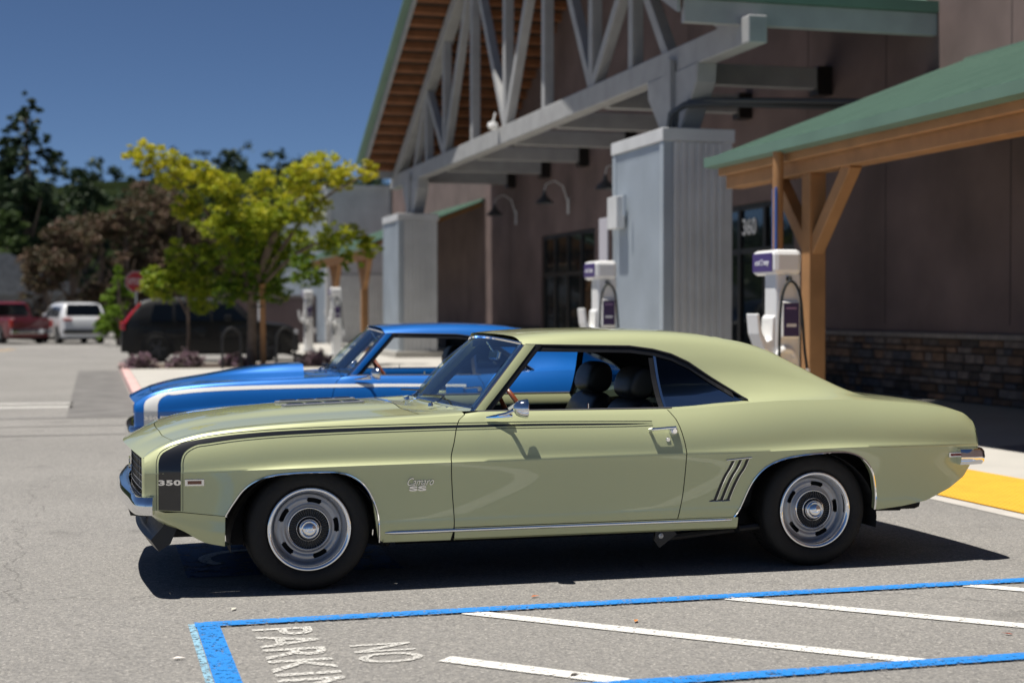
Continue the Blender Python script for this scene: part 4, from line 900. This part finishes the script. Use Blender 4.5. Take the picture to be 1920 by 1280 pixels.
for x, y, z, l in ((6.6, 13.75, .06, 'white charging station with purple sign in front of the tan timber post'), (6.6, 19.2, .126, 'white charging station with purple sign in front of the metal-clad column'), (6.6, 42.4, .126, 'white charging station beside the far corrugated wing'), (6.6, 48.1, .126, 'white charging station in front of the mauve enclosure wall')):
    charger(x, y, z, l, 'erst 2 way')

# ------------------------------------------------------------------ planting
def leafmat(name, stops, rough=.6, trans=.35):
    m = bpy.data.materials.new(name); m.use_nodes = True; n = m.node_tree; b = n.nodes['Principled BSDF']; out = n.nodes['Material Output']
    at = n.nodes.new('ShaderNodeAttribute'); at.attribute_name = 'tint'; rp = n.nodes.new('ShaderNodeValToRGB'); e = rp.color_ramp.elements
    e[0].position, e[0].color = stops[0][0], (*stops[0][1], 1); e[1].position, e[1].color = stops[-1][0], (*stops[-1][1], 1)
    for p, c_ in stops[1:-1]: q = e.new(p); q.color = (*c_, 1)
    n.links.new(at.outputs['Fac'], rp.inputs[0]); n.links.new(rp.outputs[0], b.inputs['Base Color']); b.inputs['Roughness'].default_value = rough; b.inputs['Specular IOR Level'].default_value = .3
    tl = n.nodes.new('ShaderNodeBsdfTranslucent'); n.links.new(rp.outputs[0], tl.inputs[0]); mx = n.nodes.new('ShaderNodeMixShader'); mx.inputs[0].default_value = trans
    n.links.new(b.outputs[0], mx.inputs[1]); n.links.new(tl.outputs[0], mx.inputs[2]); n.links.new(mx.outputs[0], out.inputs[0]); return m
def foliage(name, blobs, n, size, m, parent=None, tintf=None, flat=.6, clump=.30):
    """leaf-sized quads gathered in small clumps through the volume of the blobs (x,y,z,r,weight)"""
    B = np.array([b[:4] for b in blobs], float); wgt = np.array([b[4] if len(b) > 4 else b[3] ** 2 for b in blobs]); wgt = wgt / wgt.sum()
    nc = max(4, n // 28); bi = rng.choice(len(B), nc, p=wgt)
    d = rng.normal(size=(nc, 3)); d /= np.linalg.norm(d, axis=1)[:, None]; rad = rng.random(nc) ** .45
    cc = B[bi, :3] + d * (rad * B[bi, 3])[:, None]
    ci = rng.integers(0, nc, n); cr = B[bi[ci], 3] * clump
    p = cc[ci] + rng.normal(size=(n, 3)) * cr[:, None] * .55 * np.array([1, 1, flat])
    a = rng.normal(size=(n, 3)); a[:, 2] *= .6; a /= np.linalg.norm(a, axis=1)[:, None]; b = np.cross(a, rng.normal(size=(n, 3))); b /= np.linalg.norm(b, axis=1)[:, None]
    s = size * (.6 + .8 * rng.random(n))[:, None]; a *= s; b *= s * .55
    V = np.stack([p - a, p - b * .9, p + a, p + b * .9], 1).reshape(-1, 3)
    me = bpy.data.meshes.new(name); me.vertices.add(4 * n); me.vertices.foreach_set('co', V.ravel()); me.loops.add(4 * n); me.loops.foreach_set('vertex_index', np.arange(4 * n)); me.polygons.add(n); me.polygons.foreach_set('loop_start', np.arange(n) * 4); me.update(calc_edges=True)
    ctint = rng.random(nc)[ci] * .5 + rng.random(n) * .5
    if tintf is not None: ctint = tintf(p, ctint)
    at = me.attributes.new('tint', 'FLOAT', 'FACE'); at.data.foreach_set('value', np.clip(ctint, 0, 1).astype(np.float32))
    return link(name, me, m, parent)
M_bark = mat('bark', (.16, .12, .09), .9, var=.3, vscale=8, bump=.6, bscale=20)
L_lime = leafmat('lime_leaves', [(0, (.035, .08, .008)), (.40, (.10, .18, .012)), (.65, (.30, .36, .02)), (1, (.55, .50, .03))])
L_dark = leafmat('dark_green_leaves', [(0, (.010, .022, .010)), (.6, (.025, .050, .018)), (1, (.055, .085, .030))], trans=.15)
L_mid = leafmat('mid_green_leaves', [(0, (.02, .04, .010)), (.6, (.05, .085, .02)), (1, (.10, .14, .035))], trans=.25)
L_brown = leafmat('bronze_leaves', [(0, (.028, .032, .012)), (.40, (.085, .068, .032)), (.72, (.16, .10, .066)), (1, (.27, .17, .135))], trans=.15)
L_bright = leafmat('bright_green_leaves', [(0, (.06, .12, .01)), (1, (.22, .34, .03))])
L_lav = leafmat('lavender_leaves', [(0, (.08, .09, .045)), (.35, (.17, .13, .12)), (.7, (.30, .19, .25)), (1, (.42, .30, .36))])
def limbs(root, base, tips, r0, fork, nm='trunk'):
    b = Vector(base); f = Vector(fork)
    MB().tube(cat([b, b.lerp(f, .5) + Vector((.03, .02, 0)), f], 8), [r0 * (1 - .3 * k / 7) for k in range(8)], 10).obj(nm, M_bark, root, smooth=True)
    for t in tips:
        t = Vector(t); m_ = f.lerp(t, .5) + Vector((0, 0, .12 * (t - f).length)); MB().tube(cat([f - Vector((0, 0, .1)), m_, t], 8), [r0 * .5 * (1 - .8 * k / 7) for k in range(8)], 6).obj('limb', M_bark, root, smooth=True)
# lime-leaved street tree on the island
t1 = empty('street_tree', (3.5, 35.3, .124), 'spreading street tree with yellow-green tips over the dark SUV', 'tree')
BL = [(300, 305, 36), (340, 330, 42), (390, 345, 40), (425, 365, 40), (505, 355, 38), (560, 345, 40), (605, 325, 42), (650, 330, 34), (695, 325, 26), (370, 395, 38), (420, 430, 46), (480, 420, 52), (540, 410, 48), (590, 390, 42), (450, 480, 52), (510, 480, 52), (565, 465, 46), (620, 455, 40), (670, 445, 32), (700, 465, 26), (430, 545, 36), (480, 540, 40), (530, 535, 38), (570, 510, 38), (400, 480, 30), (655, 490, 24), (602, 300, 20), (270, 300, 22)]
bl = [((px - 475) / 78.6, random.uniform(-1.3, 1.3) * (1 - abs(px - 475) / 420), 1.26 + (584 - py) / 78.6, r / 78.6 * .86) for px, py, r in BL]
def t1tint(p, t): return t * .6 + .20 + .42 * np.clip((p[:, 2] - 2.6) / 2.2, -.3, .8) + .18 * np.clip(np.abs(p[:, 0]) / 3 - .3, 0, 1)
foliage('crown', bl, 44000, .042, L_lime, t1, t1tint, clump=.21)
limbs(t1, (0, 0, -.1), [(b[0], b[1], b[2]) for b in bl[::2]], .13, (.02, 0, 1.75))
MB().tube([(.28, -.1, -.1), (.26, -.1, 1.9)], .07, 10).obj('stake', M_timber, t1); MB().tube([(0, -.14, 1.35), (.28, -.2, 1.38)], .015, 6).obj('tie', M_black, t1)
t2 = empty('young_tree', (2.05, 35.6, .124), 'thin young tree with small olive-yellow crown beside the street tree', 'tree')
foliage('crown', [(-.1, 0, 2.6, .35), (-.55, 0, 1.85, .42), (.25, .1, 1.9, .45), (-.2, 0, 2.15, .35), (.35, 0, 1.55, .35), (.5, .1, 2.3, .25), (-.75, 0, 2.0, .3)], 6000, .045, L_lime, t2, lambda p, t: t * .5 + .30)
limbs(t2, (0, 0, -.1), [(-.5, 0, 1.9), (.25, .1, 1.9), (-.1, 0, 2.6)], .045, (.05, 0, 1.25))
for k, (x, y, r, l) in enumerate(((.98, 34.2, .42, 'purple-brown flowering shrub at the kerb corner of the island'), (2.0, 34.5, .40, 'low bronze shrub around the young tree'), (3.05, 34.6, .30, 'small green and bronze shrub left of the tree stake'), (4.9, 34.6, .42, 'purple-brown shrub near the dark SUV bonnet'))):
    s_ = empty('shrub', (x, y, .124), l, 'shrub'); foliage('foliage', [(0, 0, .10, r * .7), (r * .6, 0, .06, r * .5), (-r * .6, .1, .06, r * .5), (.1, 0, .22, r * .4), (-.15, 0, .2, r * .35)], 3400, .028, L_lav, s_, flat=.8)
    MB().tube([(0, 0, -.05), (0, 0, .25)], .02, 6).obj('stem', M_bark, s_)
struct(MB().box(.8, 5.7, 34, 37.4, .10, .132).obj('planting_bed', mat('mulch', (.10, .075, .055), .95, var=.4, vscale=10, bump=.6, bscale=40)))
for k, x in enumerate((2.72, 3.9)):
    b = MB().tube(cat([(0, 0, 0), (0, 0, .55), (.03, 0, .78), (.2, 0, .90), (.37, 0, .78), (.40, 0, .55), (.40, 0, 0)], 30), .028, 8).obj('bike_rack', mat('dark_steel', (.03, .03, .032), .45, .6), smooth=True); b.location = (x, 33.6, .124)
    tag(b, ['dark hoop bike rack left of the staked street tree', 'dark hoop bike rack right of the staked street tree'][k], 'bike rack')
# trees and hill behind
def tree(name, x, y, h, wd, m, label, n=5000, leaf=.16, shape='round', group=None, z0=0, low=.12):
    r = empty(name, (x, y, z0), label, 'tree', 0, group); bl = []
    if shape == 'conifer':
        for k in range(90):
            t = (k + .5) / 90; zz = h * (.10 + .90 * t); rr = wd / 2 * (1 - t) ** .55 * random.uniform(.55, 1.05); a = random.uniform(0, 6.28)
            bl.append((rr * .75 * math.cos(a), rr * .75 * math.sin(a), zz, max(.35, rr * .42)))
        bl += [(0, 0, h * q, wd * .24 * (1.12 - q)) for q in (.3, .4, .5, .6, .7, .8, .88, .94, .98)]
    else:
        for k in range(22):
            a = random.uniform(0, 6.28); q = random.random() ** .6; zz = h * random.uniform(low, .93); env = math.sin(min(1, (zz / h + .12)) * math.pi) ** .5 if shape == 'round' else 1 - .35 * zz / h
            bl.append((wd / 2 * q * env * math.cos(a) * .8, wd / 2 * q * env * math.sin(a) * .8, zz, wd * random.uniform(.13, .21)))
        bl.append((0, 0, h * .9, wd * .16))
    foliage('crown', bl, n, leaf, m, r)
    MB().tube([(0, 0, -.3), (.05, 0, h * .5), (0, 0, h * .93)], [wd * .05, wd * .035, .03], 8).obj('trunk', M_bark, r, smooth=True)
    for k in range(4): a = k * 1.7; MB().tube([(0, 0, h * .3), (wd * .3 * math.cos(a), wd * .3 * math.sin(a), h * .55)], [wd * .025, .02], 6).obj('limb', M_bark, r)
    return r
def at(px, d): u = (px - 960) / 2830; return (d * (.2671 + u * .9637), d * (.9637 - u * .2671))
def zt(py, d): return 1.38 + (584 - py) / 2830 * d
x, y = at(52, 95); tree('conifer', x, y, zt(172, 95), 8.2, L_dark, 'tall ragged dark conifer rising above all the other trees', 26000, .17, 'conifer')
for k, (px, py, d, wd) in enumerate(((85, 470, 74, 3.4), (135, 405, 78, 4.2), (190, 400, 80, 4.2), (235, 370, 80, 4.4), (290, 345, 82, 4.8), (335, 350, 82, 4.6), (385, 420, 84, 4.6))):
    x, y = at(px, d); tree('bronze_tree', x, y, zt(py, d), wd, L_brown, 'bronze-leaved tree in the dense row behind the parked pickup', 10000, .09, 'column', 'row of bronze-leaved trees', low=.05)
for k, (px, py, d, wd, m_, l) in enumerate(((15, 395, 88, 4.5, L_mid, 'mid-green tree in front of the conifer above the grey roof'), (600, 455, 84, 4.2, L_mid, 'mid-green tree beyond the mauve enclosure wall'), (540, 430, 90, 5, L_dark, 'dark round tree behind the street tree'), (460, 400, 92, 5, L_dark, 'dark tree between the bronze row and the street tree'), (160, 322, 150, 8.5, L_dark, 'large dark round-headed tree on the hill behind the bronze row'), (95, 400, 130, 7, L_mid, 'broad hillside tree right of the conifer'), (420, 345, 160, 8, L_dark, 'dark hillside tree above the street tree'))):
    x, y = at(px, d); tree('tree', x, y, zt(py, d), wd, m_, l, 6000, .17 * d / 90)
x, y = at(222, 61); tree('small_tree', x, y, zt(500, 61), 1.9, L_bright, 'small bright green tree beside the stop sign', 3500, .085)
def hill_z(x, y): return 30 * sstep(130, 330, y) * (.8 + .15 * math.sin(x * .021 + 1) + .08 * math.sin(x * .07) + .04 * math.sin(x * .17 + y * .03)) - .4
hx = np.linspace(-260, 320, 50); hy = np.linspace(120, 420, 24)
struct(MB().grid([[(x, y, hill_z(x, y)) for x in hx] for y in hy]).obj('hill', mat('hillside', (.011, .016, .007), 1.0, var=.5, vscale=.08, spec=0), smooth=True))
hb = []
for k in range(1300):
    x, y = random.uniform(-140, 140), random.uniform(140, 340); r = random.uniform(1.6, 3.6); hb.append((x, y, hill_z(x, y) + r * .7, r))
hw = foliage('hillside_wood', hb, 100000, .5, L_dark, clump=.34); tag(hw, 'distant wood covering the hillside behind the car park', 'wood', None, 'stuff')
# opposite side of the car park (mirrored in the glass doors and paintwork)
for k, (x, y, h, wd) in enumerate(((-38, 22, 7, 6), (-40, 34, 8, 7), (-39, 47, 7, 6), (-41, 10, 8, 7), (-30, -32, 8, 7), (-8, -40, 7, 7), (14, -42, 8, 7))): tree('tree', x, y, h, wd, L_mid, 'broad green tree along the far edge of the car park', 3000, .22, group='trees along the far edge of the car park')

# ------------------------------------------------------------------ street things and far vehicles
ss = empty('stop_sign', (1.52, 57.6, 0), 'red octagonal stop sign on a grey post', 'sign')
oc = [(.38 / math.cos(R(22.5)) * math.cos(R(22.5 + 45 * k)), .38 / math.cos(R(22.5)) * math.sin(R(22.5 + 45 * k))) for k in range(8)]
Mo = frame((0, -.04, 2.48), (1, 0, 0), (0, 0, 1))
MB().prism(oc, Mo, .006).obj('sign_rim', mat('white_reflective', (.6, .6, .6), .5), ss); MB().prism([(a * .94, b * .94) for a, b in oc], Mo @ Matrix.Translation((0, 0, .007)), .004).obj('sign_face', mat('stop_red', (.33, .012, .018), .45), ss)
me = text_mesh('STOP', .30, .001, 0, .82, .004); o = link('sign_text', me, MATS['white_reflective'], ss); o.matrix_local = Mo @ Matrix.Translation((0, 0, .0125))
MB().box(-.03, .03, -.03, .03, 0, 2.45).obj('post', M_galv, ss)
def lane_wheel(parent, x, y, rad, m_rim):
    s_ = 1 if y > 0 else -1; wh = bpy.data.objects.new('wheel', None); C.objects.link(wh); wh.parent = parent; wh.location = (x, y, rad); M = Matrix.Rotation(R(-90) * s_, 4, 'X')
    MB().lathe([(rad * .62, .0), (rad * .7, .02), (rad * .92, .015), (rad, -.03), (rad, -.2), (rad * .6, -.22)], M, 32).obj('tyre', M_tyre, wh, smooth=True, recalc=False)
    MB().lathe([(rad * .66, .008), (rad * .60, .012), (rad * .56, -.03), (.001, -.03)], M, 28).obj('rim', M_black, wh, smooth=True, recalc=False)
    for k in range(5):
        a = k * 2 * math.pi / 5; MB().beam(M @ Vector((.03 * math.cos(a), .03 * math.sin(a), 0)), M @ Vector((rad * .6 * math.cos(a), rad * .6 * math.sin(a), 0)), .06, .03, up=(0, 1, 0)).obj('spoke', m_rim, wh)
    MB().lathe([(rad * .2, .01), (.001, .02)], M, 12).obj('hub', m_rim, wh, recalc=False)
def vehicle(name, loc_, rz, label, W, belt, prof, P, side_win, wheels, rad, roofw=.78, front=(0, 0), rear=(0, 0), lamps=(), rimm=None, cat_='SUV'):
    r = empty(name, loc_, label, cat_, rz); top = pc(prof); L_ = prof[-1][0]; xs = sorted(set(list(np.linspace(prof[0][0], L_, 60)) + [p[0] for p in prof])); g = []
    def hw(x): e = min(x - prof[0][0], L_ - x); return W / 2 * (1 - .16 * max(0, 1 - e / .5) ** 2)
    def half(x, z):
        b = min(belt, top(x) - .02); h = hw(x)
        if z <= b: return h * (1 - .05 * max(0, (.5 - z) / .3))
        return h + (h * roofw - h) * min(1, (z - b) / max(.02, 1.70 - belt)) ** 1.15
    for x in xs:
        zt_ = top(x); zz = [.28, .40, .60, .8] + [.8 + (zt_ - .05 - .8) * k / 5 for k in range(1, 6)] if zt_ > .95 else [.28 + (zt_ - .05 - .28) * k / 8 for k in range(9)]
        h = [(x, half(x, z), z) for z in zz]; e = h[-1][1]; h += [(x, e - .03, zt_ - .02), (x, e - .09, zt_), (x, e * .5, zt_ + .012), (x, 0, zt_ + .018)]
        g.append([(a, -b, c_) for a, b, c_ in h] + [(a, b, c_) for a, b, c_ in h[::-1][1:]])
    b = MB().grid(g); m_ = len(g[0]); b.f += [tuple(range(m_)), tuple(range((len(g) - 1) * m_, len(g) * m_))[::-1]]
    b.obj('body', P, r, smooth=True, sharp=50)
    MB().box(prof[0][0] + .2, L_ - .2, -W / 2 * .86, W / 2 * .86, .2, .4).obj('underbody', M_dark, r)
    gl = mat('car_window', (.003, .004, .005), .04, spec=.4)
    for s_ in (-1, 1):
        for poly in side_win:
            (x0, x1), lean0, lean1 = poly[0], poly[1], poly[2]; z0, z1 = belt + .05, poly[3]
            MB().grid([[(x0 + lean0 * t + (x1 + lean1 * t - x0 - lean0 * t) * u, s_ * (half(x0 + lean0 * t + (x1 + lean1 * t - x0 - lean0 * t) * u, z0 + (z1 - z0) * t) + .006), z0 + (z1 - z0) * t) for u in np.linspace(0, 1, 7)] for t in np.linspace(0, 1, 5)]).obj('side_window', gl, r, recalc=False)
        for wx in wheels:
            lane_wheel(r, wx, s_ * (W / 2 + .01), rad, rimm or M_alu)
            MB().grid([[(wx + q * math.cos(a), s_ * (W / 2 + .012 - e), rad + q * math.sin(a)) for q, e in ((rad * 1.2, .02), (rad * 1.17, 0), (rad * 1.0, .0), (rad * .9, .1))] for a in np.linspace(-.2, math.pi + .2, 20)]).obj('wheel_arch', M_dark, r, recalc=False)
        MB().box(prof[0][0] + 1.9, prof[0][0] + 2.08, s_ * (W / 2 + .01) - .015, s_ * (W / 2 + .01) + .015, belt - .09, belt - .06).obj('door_handle', P, r)
        MB().box(front[0] - .35, front[0] - .15, s_ * (W / 2 + .02), s_ * (W / 2 + .17), belt + .03, belt + .2).obj('wing_mirror', P, r, bevel=.03)
    for nm, (xa, xb) in (('windscreen', front), ('rear_window', rear)):
        if xa == xb: continue
        MB().grid([[(x + (.01 if nm == 'windscreen' else -.01), y * (half(x, top(x) - .06) - .12), top(x) + .012) for y in np.linspace(-1, 1, 7)] for x in np.linspace(xa, xb, 7)]).obj(nm, gl, r, recalc=False)
    for nm, x0, x1, y0, y1, z0, z1, m2 in lamps:
        for s_ in (-1, 1): MB().box(x0, x1, min(s_ * y0, s_ * y1), max(s_ * y0, s_ * y1), z0, z1).obj(nm, m2, r, bevel=.015)
    return r
P_blk = mat('black_car_paint', (.001, .0012, .002), .45, coat=.2, spec=.3); P_red = mat('dark_red_paint', (.13, .008, .012), .4, coat=1); P_wht = mat('white_car_paint', (.66, .67, .68), .4, coat=1)
M_rlamp = mat('red_lamp', (.5, .015, .012), .25, coat=1); M_hl = mat('lamp_glass', (.5, .5, .52), .1, coat=1)
sv = vehicle('black_suv', (.72, 43.0, 0), 0, 'black SUV parked across behind the street tree', 1.95, 1.08, [(0, .62), (.03, .92), (.16, 1.12), (.55, 1.66), (.8, 1.73), (1.5, 1.77), (2.6, 1.745), (3.0, 1.66), (3.62, 1.14), (3.8, 1.10), (4.5, 1.0), (4.72, .86), (4.80, .6)], P_blk,
             [((.75, 1.35), .12, .0, 1.58), ((1.42, 2.35), 0, 0, 1.60), ((2.42, 3.35), 0, -.42, 1.58)], (.95, 3.85), .38, .76, (3.08, 3.6), (.2, .52), [('tail_lamp', -.015, .10, .78, .95, .88, 1.1, M_rlamp), ('headlamp', 4.55, 4.77, .60, .9, .76, .88, M_hl)], mat('dark_rim', (.06, .06, .065), .35, .7))
for s_ in (-1, 1): MB().tube([(.06, s_ * .86, 1.0), (.22, s_ * .84, 1.24), (.50, s_ * .78, 1.60)], .035, 6).obj('tail_lamp', M_rlamp, sv)
vehicle('white_suv', (-.35, 66.6, 0), R(104), 'white SUV parked nose-in beyond the lane, seen from behind', 1.92, 1.1, [(0, .6), (.03, .98), (.12, 1.15), (.45, 1.68), (.7, 1.74), (1.5, 1.78), (2.6, 1.75), (3.0, 1.66), (3.6, 1.14), (4.4, 1.0), (4.7, .8), (4.76, .6)], P_wht,
        [((.7, 1.35), .1, 0, 1.58), ((1.42, 2.35), 0, 0, 1.6), ((2.42, 3.35), 0, -.42, 1.58)], (.95, 3.8), .37, .78, (3.08, 3.6), (.14, .44), [('tail_lamp', -.02, .08, .55, .93, 1.0, 1.10, M_rlamp), ('rear_bumper', -.05, .1, .0, .9, .45, .62, MATS['dark_rim']), ('headlamp', 4.5, 4.74, .6, .9, .78, .9, M_hl)])
pk = vehicle('red_pickup', (-2.55, 67.2, 0), R(118), 'dark red pickup truck parked beside the white SUV', 1.95, 1.12, [(0, 1.06), (.02, 1.10), (1.9, 1.12), (1.94, 1.14), (2.05, 1.72), (2.3, 1.80), (3.3, 1.80), (3.6, 1.72), (4.15, 1.2), (5.2, 1.08), (5.5, .9), (5.55, .6)], P_red,
        [((2.15, 2.75), .03, 0, 1.62), ((2.82, 3.95), 0, -.42, 1.62)], (1.05, 4.6), .39, .82, (3.66, 4.1), (1.96, 2.04), [('tail_lamp', -.03, .06, .82, .97, .72, 1.02, M_rlamp), ('rear_bumper', -.10, .04, 0, .92, .45, .62, M_chrome), ('headlamp', 5.3, 5.52, .62, .92, .78, .95, M_hl)], cat_='pickup')
MB().box(.08, 1.85, -.78, .78, 1.07, 1.145).obj('load_bed', M_dark, pk)
# house and fence beyond
hs = empty('house', (-8, 92, 0), 'low house with grey shingle roof behind the red pickup', 'house')
loc(hs, MB().box(-16, -.9, 88, 97, 0, 2.35), 'wall', mat('grey_siding', (.20, .21, .22), .8, var=.1)); loc(hs, MB().prism([(-17, 2.3), (.2, 2.3), (-4.5, 4.6), (-12, 4.6)], frame((0, 97.6, 0), (1, 0, 0), (0, 0, 1)), 10.2), 'roof', mat('grey_shingle', (.26, .27, .27), .9, var=.2, vscale=4, bump=.4))
loc(hs, MB().box(-6, -4.8, 87.9, 88.0, .9, 1.9), 'window', M_pane)
fn_ = empty('fence', (-6, 74, 0), 'dark rail fence behind the parked pickup', 'fence')
for k in range(12): loc(fn_, MB().box(-14 + k * 1.4, -13.9 + k * 1.4, 74, 74.1, 0, 1.6), 'post', M_bronze)
for z in (.5, 1.0, 1.5): loc(fn_, MB().box(-14, 1.5, 74.02, 74.08, z, z + .07), 'rail', M_bronze)
